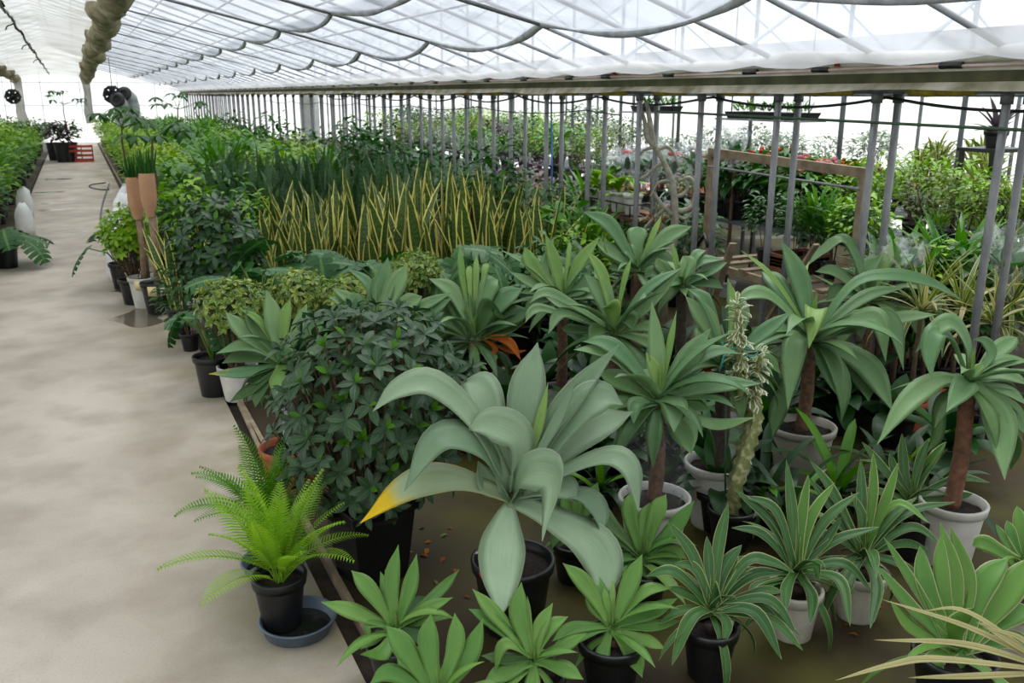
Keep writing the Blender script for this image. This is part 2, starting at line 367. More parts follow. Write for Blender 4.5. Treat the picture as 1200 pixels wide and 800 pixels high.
span('wall_rail',mpo,(LX,YE-.06,2.5),(GX,YE-.06,2.5),wb)

# ------------------------------------------------------------------ the gutter and its double row of poles
g=struct(MB().box((GX-.05,Y0,2.06),(GX2+.05,YE,2.13)).build('gutter',M['gutter'],smooth=False))
pm=MB().tube([(0,0,0),(0,0,1)],.0235,10).mesh('pole',M['galv'])
cm=MB().lathe([(.03,-.03),(.034,-.03),(.034,.03),(.03,.03)],10).mesh('clamp',M['galv_dark'])
for k,y in enumerate(poley):
    for x,dy in ((GX,0),(GX2,.0)):
        o=link('pole',pm,g); o.location=(x,y+dy,0); o.scale=(1,1,2.06)
        c=link('clamp',cm,g); c.location=(x,y+dy,1.98)
wave=lambda y,a,s: a*math.sin(y*s)+a*.6*math.sin(y*s*2.3+1)
ys=[Y0+(YE-Y0)*k/150 for k in range(151)]
MB().tube([(GX-.10+wave(y,.008,1.6),y,2.205+wave(y,.012,2.9)) for y in ys],[.045+.010*math.sin(y*3.1) for y in ys],8).build('film_roll',M['roll'],g)
MB().tube([(GX-.125,y,2.145+wave(y,.003,2)) for y in ys],.011,6).build('crank_pipe',plain('pinkish_pipe',srgb(196,172,164),srgb(160,140,130),.5,5),g)
ap=MB(); ap.grid(lambda u,v:(GX-.07-.05*u+wave(Y0+v*(YE-Y0),.01,3.7)*u,Y0+v*(YE-Y0),2.065-.05*u+wave(Y0+v*(YE-Y0),.010,2.1)*u),3,150); ap.build('film_apron',M['apron'],g)
MB().box((GX-.056,Y0,2.122),(GX-.044,YE,2.225)).build('film_skirt',M['roll'],g,smooth=False)
MB().tube([(GX+.0,y,2.03) for y in (Y0,YE)],.026,8).build('under_pipe',M['galv_dark'],g)
MB().tube([(GX2+.0,y,2.03) for y in (Y0,YE)],.026,8).build('under_pipe',M['galv_dark'],g)
lm=MB().tube([(0,-.22,0),(0,-.1,.004),(0,.1,-.004),(0,.22,0)],[.03,.036,.035,.029],8).mesh('yellow_lagging',M['yellow_moss'])
sm=MB().tube([(0,-.07,0),(0,.07,0)],.018,8).mesh('black_sleeve',M['black'])
cl=MB().box((-.02,-.015,-.025),(.02,.015,.025)).mesh('red_clip',M['red'])
for k,y in enumerate(poley[4:]):
    o=link('yellow_lagging',lm,g); o.location=(GX-.03,y+SP*.45,2.025)
    o=link('black_sleeve',sm,g); o.location=(GX-.127,y+SP*(.3+.13*math.sin(k*2.1)),2.15)
    if k%3==1: o=link('red_clip',cl,g); o.location=(GX-.14,y+.2,2.19)
# milky inner film between the roof slope and the film roll
def inner(u,v):
    y=Y0+v*(YE-Y0); x=GX-.08-u*.55
    s=abs(math.sin((y-3.27)/SP*math.pi/1.0))
    return (x,y,2.21+(slope(x)-.16-2.21)*u-.05*s*math.sin(u*math.pi))
struct(MB().grid(inner,6,196).build('ceiling_inner_film',M['low_film']))
# shade curtains: strips hung below the slope, scalloped between every second rafter
def zc(x): return 2.27+.233*(GX-x)
def strip(x0,x1,drop,sag,ph,mat,hem=True,per=2.45):
    def f(u,v):
        y=Y0+v*(YE-Y0); x=x0+(x1-x0)*u
        q=((y-3.95)/per+ph)%1.0; s=4*q*(1-q)
        xx=x+ .10*u*(s-.5)
        return (xx,y,zc(x)-drop*u-sag*s*(.25+.75*u))
    o=struct(MB().grid(f,5,224).build('ceiling_curtain',mat))
    if hem:
        n=int((YE-Y0)/.14); pts=[f(1,k/n) for k in range(n+1)]
        MB().tube(pts,[.018+.007*math.sin(k*.7)+.012*abs(math.sin(k*.28)) for k in range(n+1)],6).build('curtain_hem',M['hem'],o)
    return o
strip(.75,2.35,.0,.07,.0,M['curtain'])
strip(2.2,3.32,.0,.13,.0,M['curtain'])
# drive pipes crossing under the curtains
md=MB().tube([(0,0,0),(1,0,0)],.019,8).mesh('drive_pipe',M['galv'])
for k in range(-2,17):
    y=3.95+2.45*k
    span('drive_pipe',md,(.7,y,zc(.7)-.02),(3.34,y,zc(3.34)-.02),rf,1.0 if k<4 else .6)
# pale ceiling sheet over the path with mossy bundles along both edges and a hook chain
def sheetz(y): return 3.30-.016*max(0,y)
def sh(u,v):
    y=-3+v*44.0; x=-1.85+u*2.3
    return (x,y,sheetz(y)+.16*math.sin(u*math.pi)+.02*math.sin(y*2.2+u*4))
so=struct(MB().grid(sh,12,140).build('ceiling_sheet',M['sheet']))
for nm,x0,rr in (('curtain_bundle',-1.9,.13),('curtain_bundle',.52,.15)):
    n=260; b=MB(); pts=[]; rad=[]
    for k in range(n+1):
        y=-3+44.0*k/n
        pts.append((x0+.05*math.sin(y*1.7+x0)+.03*math.sin(y*4.1),y,sheetz(y)-.05+.03*math.sin(y*2.9))); rad.append(rr*(1+.22*math.sin(y*3.3+x0)+.16*math.sin(y*7.7)+.1*math.sin(y*12.1)))
    b.tube(pts,rad,12)
    for i in range(len(b.v)):
        x,y,z=b.v[i]; q=rnd.uniform(-.02,.02); b.v[i]=(x+q,y,z+rnd.uniform(-.02,.02))
    b.build(nm,M['moss_cloth'],so)
    z=sheetz(41)
    MB().tube([(x0,41,z),(x0+.03,41.1,z-.6),(x0-.02,41.05,z-1.3),(x0+.05,41.0,.9)],[.16,.13,.17,.2],8).build('hanging_cloth',M['sheet'],so)
ch=tag(MB().tube([(-.72+.015*math.sin(y*2),y,sheetz(y)+.08+.02*math.sin(y*9)) for y in [-2+.25*k for k in range(170)]],[.016 if k%2 else .024 for k in range(170)],6).build('overhead_chain',M['black']),'black pulley chain running under the pale ceiling sheet above the path','chain')
hk=MB(); hk.tube([(0,0,.1),(.02,0,.02),(.10,0,-.02),(.12,0,-.08)],.012,6).tube([(0,.05,.1),(-.1,.05,.06),(-.13,.05,0)],.012,6); hkm=hk.mesh('pulley_hook',M['black'])
for y in (5.2,5.45,8.4,8.7,12.5,17,22,28): 
    o=link('pulley_hook',hkm,ch); o.location=(-.72,y,sheetz(y)-.04)
# black overhead cables along the poles, green rod
def cable(name,label,x,z,sag,per,y0,y1,r,mat):
    n=int((y1-y0)/.12); pts=[]
    for k in range(n+1):
        y=y0+(y1-y0)*k/n; q=((y-poley[0])/per)%1.0
        pts.append((x,y,z-sag*4*q*(1-q)))
    return tag(MB().tube(pts,r,6).build(name,mat),label,'cable')
cable('overhead_cable','black cable looping just under the gutter from pole to pole',GX+.09,1.985,.07,SP*2,1.5,18,.010,M['black'])
cable('overhead_cable','thin black wire strung lower between the grey poles',GX-.035,1.86,.05,SP*3,7.0,24,.006,M['black'])
tag(MB().tube([(GX-.04,1.0,1.80),(GX-.04,6.4,1.865)],.010,6).build('support_rod',M['green_pole']),'dark green rod tied across the grey poles at shoulder height','rod')
# fans and ducts under the far roof
def fan(px,py,f,label,r=.23):
    p=atfwd(px,py,f); t=thing('circulation_fan',label,'fan',p)
    d=Vector((-p.x,-p.y,0)).normalized(); rz=math.atan2(d.y,d.x)-math.pi/2*0
    t.rotation_euler=(0,0,rz)
    ring=MB(); ring.v=[]
    def circ(x,r,tr,name,n=20): MB().tube([(x,r*math.cos(2*math.pi*k/n),r*math.sin(2*math.pi*k/n)) for k in range(n+1)],tr,6,False).build(name,M['black'],t)
    circ(.0,r,.035,'fan_ring'); circ(.06,r*.55,.015,'guard_ring'); circ(.05,r*.85,.012,'guard_ring')
    hub=MB().blob((0,0,0),.09,.09,.09).build('motor',M['black'],t)
    bl=MB().grid(lambda u,v:((v-.5)*.08,.075*(v-.5)*2*(0.7+u),.06+u*(r*.85)),3,2).mesh('fan_blade',M['black_soft'])
    for k in range(5):
        o=link('fan_blade',bl,t); o.rotation_euler=(2*math.pi*k/5,0,0)
    MB().tube([(0,0,r),(0,0,slope(p.x)-p.z-.05)],.012,6).build('hanger_rod',M['galv_dark'],t)
    return t
fan(15,113,33,'black circulation fan hanging nearest the left house wall')
fan(132,111,27,'black circulation fan hanging above the yellow-green bushes')
def duct(px,py,f,label,flip):
    p=atfwd(px,py,f); t=thing('duct_elbow',label,'duct',p,-YAW)
    MB().tube([(0,0,-.5),(0,0,-.1),(.02*flip,-.06,.1),(.06*flip,-.3,.22)],[.19,.19,.2,.2],14,False).build('duct_pipe',M['hem'],t)
    MB().lathe([(.10,0),(.2,0),(.21,.03),(.2,.06),(.1,.06)],14,(0,0,0)).build('duct_mouth',M['black'],t).matrix_local=Matrix.Translation((.06*flip,-.32,.23))@Matrix.Rotation(R(70),4,'X')
    MB().tube([(0,0,-.5),(0,0,-p.z)],.03,8).build('support_post',M['galv_dark'],t)
    return t
duct(142,127,26,'grey heater duct elbow with black mouth, lower of the pair',1)
duct(155,120,26.5,'grey heater duct elbow with black mouth, upper of the pair',-1)
tag(MB().box((-.05,0,0),(.05,1.5,2.02)).build('white_partition',M['white'],smooth=False,loc=(GX2+.30,20.5,0)),'tall white partition board standing behind the far poles','partition')

# ------------------------------------------------------------------ leaf shapes
PROF={'att':[(0,.55),(.15,.55),(.34,.82),(.5,1),(.64,.93),(.78,.66),(.9,.28),(.97,.08),(1,.01)],
      'des':[(0,.75),(.25,.78),(.55,1),(.8,.68),(.93,.3),(1,.02)],
      'sword':[(0,.45),(.25,.8),(.6,1),(.82,.68),(.95,.22),(1,.02)],
      'strap':[(0,.7),(.3,.95),(.7,1),(.88,.72),(.97,.25),(1,.02)],
      'oval':[(0,.08),(.15,.45),(.45,1),(.7,.85),(.9,.4),(1,.03)],
      'spoon':[(0,.2),(.3,.5),(.65,1),(.85,.85),(.96,.4),(1,.05)],
      'grass':[(0,.7),(.4,1),(.8,.55),(1,.02)]}
def prof(k,t):
    p=PROF[k]
    n=len(p)-1
    sl=lambda i: 0 if i in (0,) else (p[n][1]-p[n-1][1])/(p[n][0]-p[n-1][0]) if i==n else (p[i+1][1]-p[i-1][1])/(p[i+1][0]-p[i-1][0])
    for i in range(n):
        (a,x),(b,y)=p[i],p[i+1]
        if t<=b:
            h=b-a; q=(t-a)/h; q2=q*q; q3=q2*q
            return max(.008,x*(2*q3-3*q2+1)+sl(i)*h*(q3-2*q2+q)+y*(3*q2-2*q3)+sl(i+1)*h*(q3-q2))
    return p[-1][1]
def catmull(pts,n):
    P=[pts[0]*2-pts[1]]+list(pts)+[pts[-1]*2-pts[-2]]; out=[]; m=len(pts)-1
    for i in range(n+1):
        s=min(i/n*m,m-1e-6); k=int(s); t=s-k; a,b,c,d=P[k:k+4]
        out.append(.5*((2*b)+(c-a)*t+(2*a-5*b+4*c-d)*t*t+(3*b-a-3*c+d)*t**3))
    return out
def add_leaf(mb,pts,side,hw,kind,cup=.25,thick=.004,r=0.0,wav=0.0,full=True,twist=0.0):
    """pts: spine points; side: width direction; hw: half width"""
    n=len(pts)-1; rows=[]; T=[(pts[min(k+1,n)]-pts[max(k-1,0)]).normalized() for k in range(n+1)]
    S=[None]*(n+1); m0=n//2                 # carry the width direction along the spine from the middle
    def pj(s,t):
        s=s-t*s.dot(t)
        return s.normalized() if s.length>1e-4 else t.orthogonal().normalized()
    S[m0]=pj(side,T[m0])
    for k in range(m0+1,n+1): S[k]=pj(S[k-1],T[k])
    for k in range(m0-1,-1,-1): S[k]=pj(S[k+1],T[k])
    for k,p in enumerate(pts):
        t=T[k]; s=S[k]; nn=s.cross(t)*-1
        u=k/n
        if twist: s=(s*math.cos(twist*u)+nn*math.sin(twist*u)).normalized(); nn=s.cross(t)*-1
        w=hw*prof(kind,u)
        z=lambda q: cup*w*abs(q)**1.5+wav*w*math.sin(u*9+q*1.5)*abs(q)
        th=thick*(1-.8*u)
        if full:
            row=[mb.vert(p+s*(w*q)+nn*z(q),(u,.5+q*.5),r) for q in (-1,-.5,0,.5,1)]
            row+=[mb.vert(p+s*(w*q)+nn*(z(q)-th),(u,.5+q*.5),r) for q in (.5,0,-.5)]
        else:
            row=[mb.vert(p+s*(w*q)+nn*z(q),(u,.5+q*.5),r) for q in (-1,0,1)]
        rows.append(row)
    m=len(rows[0])
    for k in range(n):
        for j in range(m if full else m-1): mb.f.append([rows[k][j],rows[k][(j+1)%m],rows[k+1][(j+1)%m],rows[k+1][j]])
    if full: mb.f.append(rows[0][::-1])
def arc(L,e0,droop,n,pw=1.2):
    p=Vector((0,0,0)); out=[p.copy()]
    for k in range(n):
        a=e0-droop*(((k+.5)/n)**pw); p=p+Vector((math.cos(a),0,math.sin(a)))*(L/n); out.append(p.copy())
    return out
_lib={}
def libleaf(kind,ratio,droop,cup,mat,n=8,full=True,wav=0,thick=.006,pw=1.2):
    key=(kind,ratio,droop,cup,mat.name,n,full,wav)
    if key not in _lib:
        b=MB(); add_leaf(b,arc(1,0,R(droop),n,pw),Vector((0,1,0)),ratio/2,kind,cup,thick,0,wav,full); _lib[key]=b.mesh('leaf',mat)
    return _lib[key]
def put(name,me,parent,loc,az,el,s,roll=0,sw=None):
    o=link(name,me,parent); o.rotation_mode='QUATERNION'
    q=Matrix.Rotation(az,4,'Z')@Matrix.Rotation(-el,4,'Y')@Matrix.Rotation(roll,4,'X')
    o.rotation_quaternion=q.to_quaternion(); o.location=loc; o.scale=(s,sw or s,s); return o
# ------------------------------------------------------------------ pots
def pot_mesh(rt,h,mat,rb=None,rim=.014,sq=False):
    rb=rb or rt*.74; n=4 if sq else 28
    b=MB(); b.lathe([(0.001,.0),(rb,.0),(rb*1.01,.006),(rt*.95,h-.045),(rt*.95,h-.04),(rt+rim*.3,h-.038),(rt+rim*.6,h-.004),(rt+rim*.4,h),(rt-.006,h),(rt-.012,h-.04),(rt*.9,h-.05)],n)
    return b.mesh('pot',mat,not sq)
_pot={}
def pot(root,rt,h,mat,off=(0,0,0),soil=True,sq=False):
    k=(rt,h,mat.name,sq)
    if k not in _pot:
        s=MB(); N=20
        c=s.vert((0,0,h-.03)); rr=[[s.vert((rt*.93*q*math.cos(6.2832*j/N),rt*.93*q*math.sin(6.2832*j/N),h-.04+.012*(1-q)+rnd.uniform(-.006,.006))) for j in range(N)] for q in (.5,1)]
        for j in range(N):
            s.f.append([c,rr[0][j],rr[0][(j+1)%N]]); s.f.append([rr[0][j],rr[1][j],rr[1][(j+1)%N],rr[0][(j+1)%N]])
        _pot[k]=(pot_mesh(rt,h,mat,sq=sq),s.mesh('soil',M['soil']))
    a=link('pot',_pot[k][0],root); a.location=off
    if sq: a.rotation_euler=(0,0,R(45)+.2)
    if soil: o=link('soil',_pot[k][1],a)
    return a
# ------------------------------------------------------------------ rosette plants traced leaf by leaf
def W2(crop,x,y): return (crop[0]+x/crop[2],crop[1]+y/crop[2])
WF=.78
def rosette(name,label,cat,crop,crown,fwd,leaves,mat,kind='att',z=None,potspec=None,trunk=None,group=None,cup=.36,base_off=(0,0),thick=.010,k0=.5,young=None,extra=None,wav=.03,fill=None):
    if fill is None: fill={'trunk_agave':14,'small_agave':7,'cream_edged_agave':9,'broad_agave':5}.get(name,0)
    """crown and leaf points are photo points; every leaf gets its own depth (5th+ values) in metres towards the viewer"""
    cx,cy=W2(crop,*crown); C=atfwd(cx,cy,fwd) if z is None else atz(cx,cy,z); d0=(C-CAM).dot(cF); mpp=d0/FPX
    base=Vector((C.x+base_off[0],C.y+base_off[1],0))
    root=thing(name,label,cat,base,0,group)
    young=young or M['agave_young']
    for lf in leaves:
        pts=lf['p']; n=len(pts); W=lf['w']
        px=[W2(crop,*q) for q in pts]
        dx,dy=px[-1][0]-cx,px[-1][1]-cy
        dd=lf.get('d')
        if dd is None: dd=(.55*dy if dy>0 else .22*dy)*mpp
        ds=[dd*(i/(n-1))**1.1 for i in range(n)]
        if 'ds' in lf: ds=lf['ds']
        wp=[atdepth(a,b,d0-q) for (a,b),q in zip(px,ds)]
        # start the blade at the crown
        wp[0]=wp[0].lerp(C,.75)
        chord=wp[-1]-wp[0]; h=Vector((chord.x,chord.y,0))
        hs=Vector((0,0,1)).cross(h.normalized()) if h.length>.02 else cR.copy()
        sp=catmull(wp,14 if n<4 else 18)
        mid=sp[len(sp)//2]; tg=(sp[len(sp)//2+1]-sp[len(sp)//2-1]).normalized()
        ims=tg.cross((mid-CAM).normalized()).normalized()
        if ims.dot(hs)<0: ims=-ims
        k=lf.get('k',k0); side=(hs*(1-k)+ims*k).normalized()
        nn=-(side-tg*side.dot(tg)).normalized().cross(tg)
        rad=Vector((mid.x-C.x,mid.y-C.y,0)); rad=rad.normalized() if rad.length>.01 else Vector((0,0,0))
        if nn.dot(Vector((0,0,1))*.8-rad*.8)<0: side=-side
        b=MB(); add_leaf(b,[p-base for p in sp],side,W*mpp/2*WF,lf.get('kind',kind),lf.get('cup',cup),thick*(.35 if W<9 else 1),rnd.random(),wav)
        m=lf.get('m',mat)
        if m=='y': m=young
        b.build('leaf',m,root)
    if fill:
        rg=random.Random(int(cx*7+cy)); ln=[]
        for lf in leaves: q=[W2(crop,*a) for a in lf['p']]; ln.append(math.hypot(q[-1][0]-cx,q[-1][1]-cy))
        ln=sorted(ln)[int(len(ln)*.65)]*mpp; cl_=C-base
        for i in range(fill):
            low=i<fill*.65; el=R(rg.uniform(-25,22) if low else rg.uniform(30,62))
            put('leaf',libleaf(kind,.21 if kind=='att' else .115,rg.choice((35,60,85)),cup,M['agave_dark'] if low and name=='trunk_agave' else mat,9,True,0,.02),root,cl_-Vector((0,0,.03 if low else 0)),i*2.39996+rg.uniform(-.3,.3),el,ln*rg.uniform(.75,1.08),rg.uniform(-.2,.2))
        for i in range(2): put('leaf',libleaf(kind,.13 if kind=='att' else .09,0,.6,young,9,True,0,.02),root,cl_-Vector((0,0,.02)),i*3+rg.uniform(0,1),R(84+3*i),ln*(.5-.12*i))
    zs=0
    if potspec:
        rt,hh,pm_=potspec; pot(root,rt,hh,pm_); zs=hh-.04
    if trunk:
        r,tm=trunk; top=C-base-Vector((0,0,.03 if name=='trunk_agave' else .055))
        b=MB(); n=14; pts=[];rd=[]
        for i in range(n+1):
            t=i/n; p=Vector((0,0,zs)).lerp(top,t); pts.append(p+Vector((.01*math.sin(t*5),.008*math.cos(t*4),0))); rd.append(r*(1.1-.1*t)*(1+.09*(i%2)))
        b.tube(pts,rd,10).build('trunk',tm,root)
    if extra: extra(root,C-base,base,mpp)
    return root
def L(w,*p,**k):
    q=[(p[i],p[i+1]) for i in range(0,len(p),2)]; return dict(w=w,p=q,**k)

# ------------------------------------------------------------------ the big grey-green agave in the middle
A=M['agave_dark']
c=(400,400,2.5)
def hero_extra(root,top,base,mpp):
    # price sticker and stones on the rim
    o=MB().box((-.012,-.002,-.012),(.012,.002,.012)).build('rim_sticker',M['red'],root); o.location=(-.155,-.06,.285); o.rotation_euler=(0,0,-1.1)
    o=MB().box((-.05,-.002,-.008),(.05,.002,.008)).build('plant_tag',M['tag_white'],root); o.location=(-.07,.10,.29); o.rotation_euler=(.7,.1,.3)
rosette('grey_agave','largest grey-green agave with broad curling leaves and one yellow leaf tip, in black pot','agave',c,(500,450),3.12,[
 L(48,490,430,400,250,270,130,170,142,92,205,d=.10,k=.55),
 L(62,480,400,440,240,400,128,345,122,d=-.32,k=.9),
 L(58,545,390,540,170,575,2,d=-.16,k=.92,cup=.18),
 L(16,560,370,575,260,606,120,m='y',d=-.05,k=.8),
 L(44,550,390,650,210,815,8,d=-.10,k=.45,cup=.5),
 L(18,560,380,630,240,690,98,d=.02,k=.6,m=M['blue_agave']),
 L(60,590,390,680,225,760,165,825,185,d=-.05,k=.62),
 L(52,600,380,720,270,855,205,d=-.22,k=.6),
 L(40,620,410,750,345,840,370,872,500,d=.12,k=.5),
 L(38,600,470,690,450,750,495,765,570,d=.10,k=.35),
 L(66,510,480,630,530,735,600,770,690,742,780,d=.26,k=.5),
 L(64,510,440,545,385,630,405,588,585,d=.36,k=.8),
 L(58,480,450,410,320,290,290,183,440,d=.18,k=.45),
 L(56,460,470,330,408,200,432,55,532,d=.14,k=.5,m=M['blue_agave_tip']),
 L(66,470,470,470,620,470,800,d=.42,k=.95,cup=.12,kind='oval'),
 L(60,540,400,520,290,440,245,368,258,d=.05,k=.7),
 L(40,480,460,430,420,400,350,d=.0,k=.6),
 L(46,560,440,640,430,690,470,d=.05,k=.5),
 ],M['blue_agave'],potspec=(.155,.29,M['black']),trunk=(.03,M['trunk']),base_off=(-.01,-.03),thick=.012,extra=hero_extra)
# ------------------------------------------------------------------ agaves on trunks
def wrap(root,top,base,mpp):
    b=MB(); b.grid(lambda u,v:((.10+.045*math.sin(v*math.pi)+.012*math.sin(u*31+v*9))*math.cos(u*2*math.pi),(.10+.045*math.sin(v*math.pi)+.012*math.sin(u*23+v*7))*math.sin(u*2*math.pi),.26+v*(top.z-.30)),26,8)
    b.build('netting_wrap',M['mesh_wrap'],root)
c=(620,340,4.0)
rosette('trunk_agave','green agave on netting-wrapped trunk in wide white pot behind the largest agave','agave',c,(610,500),3.62,[
 L(26,600,480,600,300,575,45,k=.9), L(11,630,450,655,280,692,92,m='y'), L(20,600,470,590,380,548,288,m=M['agave_young'],k=.7),
 L(34,640,480,740,330,852,178,k=.75), L(26,640,490,760,350,880,290,995,298,k=.4), L(28,680,510,880,450,1088,436,k=.55),
 L(16,700,515,860,505,968,552,k=.4), L(24,650,560,860,635,1065,595,k=.4,d=.12), L(40,600,500,680,545,680,665,d=.2,k=.85,cup=.12),
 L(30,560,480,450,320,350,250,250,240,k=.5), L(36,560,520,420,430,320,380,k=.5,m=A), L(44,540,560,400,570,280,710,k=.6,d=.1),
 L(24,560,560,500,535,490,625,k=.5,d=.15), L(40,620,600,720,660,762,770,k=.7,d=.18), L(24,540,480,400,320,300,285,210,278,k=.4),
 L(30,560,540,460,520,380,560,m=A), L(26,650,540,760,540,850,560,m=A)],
 M['agave'],potspec=(.152,.30,M['white_pot']),trunk=(.028,M['trunk']),extra=wrap)
c=(0,0,1.0)
rosette('trunk_agave','large sprawling agave with wide drooping leaves on trunk in cream pot','agave',c,(950,395),4.5,[
 L(30,948,385,938,330,915,281,k=.9,d=-.1), L(9,944,372,905,325,868,293,m='y'), L(32,952,390,956,362,948,408,d=.22,ds=[0,.08,.22],k=.9,m='y'),
 L(26,945,385,905,350,880,345,862,356,k=.5,d=.1), L(22,940,385,905,385,880,408,k=.5,d=.15), L(20,938,395,912,392,868,417,k=.4,d=.2),
 L(26,964,388,1000,334,1045,324,1092,333,1128,352,k=.45,d=.1), L(24,968,390,1012,350,1062,336,k=.45,d=-.05),
 L(32,965,398,1005,374,1030,378,1038,424,k=.6,d=.2), L(32,970,400,1022,372,1046,384,1059,434,k=.55,d=.1),
 L(36,980,416,1015,428,1047,482,k=.85,d=.25,m=M['agave']), L(36,952,400,932,402,923,480,k=.75,d=.25), L(34,962,405,972,425,986,470,k=.85,d=.3),
 L(28,945,420,915,470,904,515,k=.6,d=.12,m=A), L(28,940,380,912,335,893,318,k=.7,d=-.2), L(14,946,375,938,340,948,306,k=.6,d=-.2,m='y'),
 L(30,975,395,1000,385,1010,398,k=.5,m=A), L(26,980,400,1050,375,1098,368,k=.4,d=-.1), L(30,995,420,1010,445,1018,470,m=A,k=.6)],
 M['agave'],potspec=(.17,.30,M['cream_pot']),trunk=(.032,M['trunk']))
rosette('trunk_agave','agave with a folded bright tip half hidden behind the large sprawling agave and grey poles','agave',c,(1020,350),5.5,[
 L(24,1020,345,1035,310,1053,276,k=.8,m='y'), L(30,1018,345,1015,318,1035,298,k=.8), L(26,1030,340,1050,312,1072,298,k=.6),
 L(22,1010,345,990,285,965,295,945,312,k=.4), L(20,1005,340,1002,300,985,280,960,300,k=.5), L(22,1010,350,980,320,955,318,k=.5),
 L(24,1035,360,1068,370,1080,400,k=.6), L(20,1030,355,1085,345,1102,372,1104,420,k=.4), L(24,1000,350,985,340,968,352,k=.5,m=A)],
 M['agave'],potspec=(.15,.28,M['black']),trunk=(.028,M['trunk']))
c=(900,360,4.0)
rosette('trunk_agave','agave with long drooping leaves on orange-brown ringed trunk in white pot','agave',c,(945,345),3.62,[
 L(30,940,300,930,180,860,75,770,120,690,215,d=.05,k=.55), L(32,920,320,870,170,790,118,758,220,768,340,d=.12,k=.6),
 L(28,960,330,1050,230,1165,140,k=.75,d=-.1,kind='spoon'), L(16,1000,300,1045,230,1020,160,958,150,k=.5,d=-.05),
 L(24,980,340,1090,262,1230,250,k=.5), L(24,1000,350,1100,320,1230,365,k=.5,d=.1), L(36,945,350,920,370,835,492,k=.85,d=.22,cup=.4),
 L(34,930,360,800,345,650,450,510,645,k=.7,d=.18), L(44,980,400,1080,520,1110,810,k=.75,d=.25), L(32,1000,380,1120,480,1215,600,k=.6,d=.1),
 L(22,930,380,810,430,790,600,740,690,k=.5,d=-.05,m=M['agave_dark']), L(34,1040,440,1130,600,1140,760,k=.6,d=-.1,m=A), L(14,960,330,985,290,1005,260,m='y'),
 L(26,1000,390,1120,400,1220,460,k=.4,d=.0)],
 M['agave'],potspec=(.135,.29,M['white_pot']),trunk=(.032,M['trunk_red']),base_off=(-.02,-.02))
c=(200,360,4.0)
rosette('trunk_agave','agave with a yellow-tipped leaf overhanging the path in terracotta pot','agave',c,(525,255),4.25,[
 L(28,500,240,380,180,212,216,k=.5), L(22,490,290,350,310,178,312,m=M['agave_tip'],k=.5,d=.1), L(28,500,220,350,120,255,20,k=.65),
 L(12,490,130,420,70,320,5,m='y',k=.6), L(30,530,220,490,80,448,-85,k=.85), L(18,545,200,535,60,560,-40,m='y',k=.6), L(20,560,220,600,90,640,-20,k=.7),
 L(30,580,220,650,130,722,45,k=.75), L(28,590,240,680,190,745,190,k=.6), L(32,520,290,515,350,520,442,k=.9,d=.25,cup=.15,m='y'),
 L(16,480,330,400,345,352,350,k=.4), L(20,480,350,380,385,275,445,m=A), L(18,470,370,420,400,395,470,m=A), L(24,540,260,560,212,610,235,k=.7,d=.1),
 L(26,500,220,400,100,360,-10,k=.6,m=A), L(26,600,270,700,270,760,300,m=A), L(26,480,260,330,240,240,262,k=.4,m=A)],
 M['agave'],potspec=(.145,.28,M['terracotta']),trunk=(.028,M['hem']))
c=(400,300,4.0)
rosette('trunk_agave','pale agave with broad upright leaves rising behind the dark leafy shrub','agave',c,(170,315),4.85,[
 L(18,160,290,130,140,30,58,k=.5), L(34,180,290,195,170,218,5,k=.9), L(32,190,290,250,150,308,38,k=.8), L(22,150,300,60,220,-45,148,k=.6),
 L(30,140,300,70,220,45,168,k=.8), L(28,230,300,310,225,380,188,k=.75), L(20,230,310,370,240,522,168,k=.6), L(26,250,330,400,260,518,198,k=.6),
 L(18,120,330,60,300,-10,266,k=.5), L(22,140,320,30,230,-60,190,k=.5), L(24,190,300,160,200,150,95,k=.7), L(20,230,330,330,320,400,330,m=A), L(20,120,340,40,350,-20,360,m=A), L(12,180,280,175,180,160,40,m='y')],
 M['agave'],potspec=(.15,.30,M['black']),trunk=(.03,M['trunk']))
rosette('trunk_agave','cupped agave on bare brown trunk with an orange dead leaf','agave',c,(625,380),4.9,[
 L(44,600,370,560,240,528,138,k=.95,m=A), L(40,640,370,640,260,610,170,k=.95,m=A), L(11,575,200,565,80,555,-60,m='y'), L(11,590,180,600,110,602,45,m='y',kind='spoon'),
 L(10,625,180,632,90,632,-10,m='y'), L(11,650,180,670,90,680,32,m='y',kind='spoon'), L(36,690,310,700,240,765,292,k=.9,m=A,d=.1), L(30,680,220,690,150,735,110,k=.8),
 L(34,720,330,800,290,885,250,k=.6,m=A), L(34,560,370,480,280,430,240,k=.7,m=A), L(30,520,370,470,330,420,330,k=.5,m=A), L(26,600,260,520,170,410,105,k=.6),
 L(32,660,330,760,210,850,150,k=.6), L(14,730,336,780,400,842,488,m=M['dead'],k=.7,d=.1), L(24,690,350,760,350,860,310,m=A,k=.5), L(9,700,370,720,430,690,480,m=M['dead']), L(8,750,420,800,450,870,440,m=M['dead'])],
 M['agave'],potspec=(.14,.28,M['black']),trunk=(.03,M['trunk_red']))
c=(560,270,6.155)
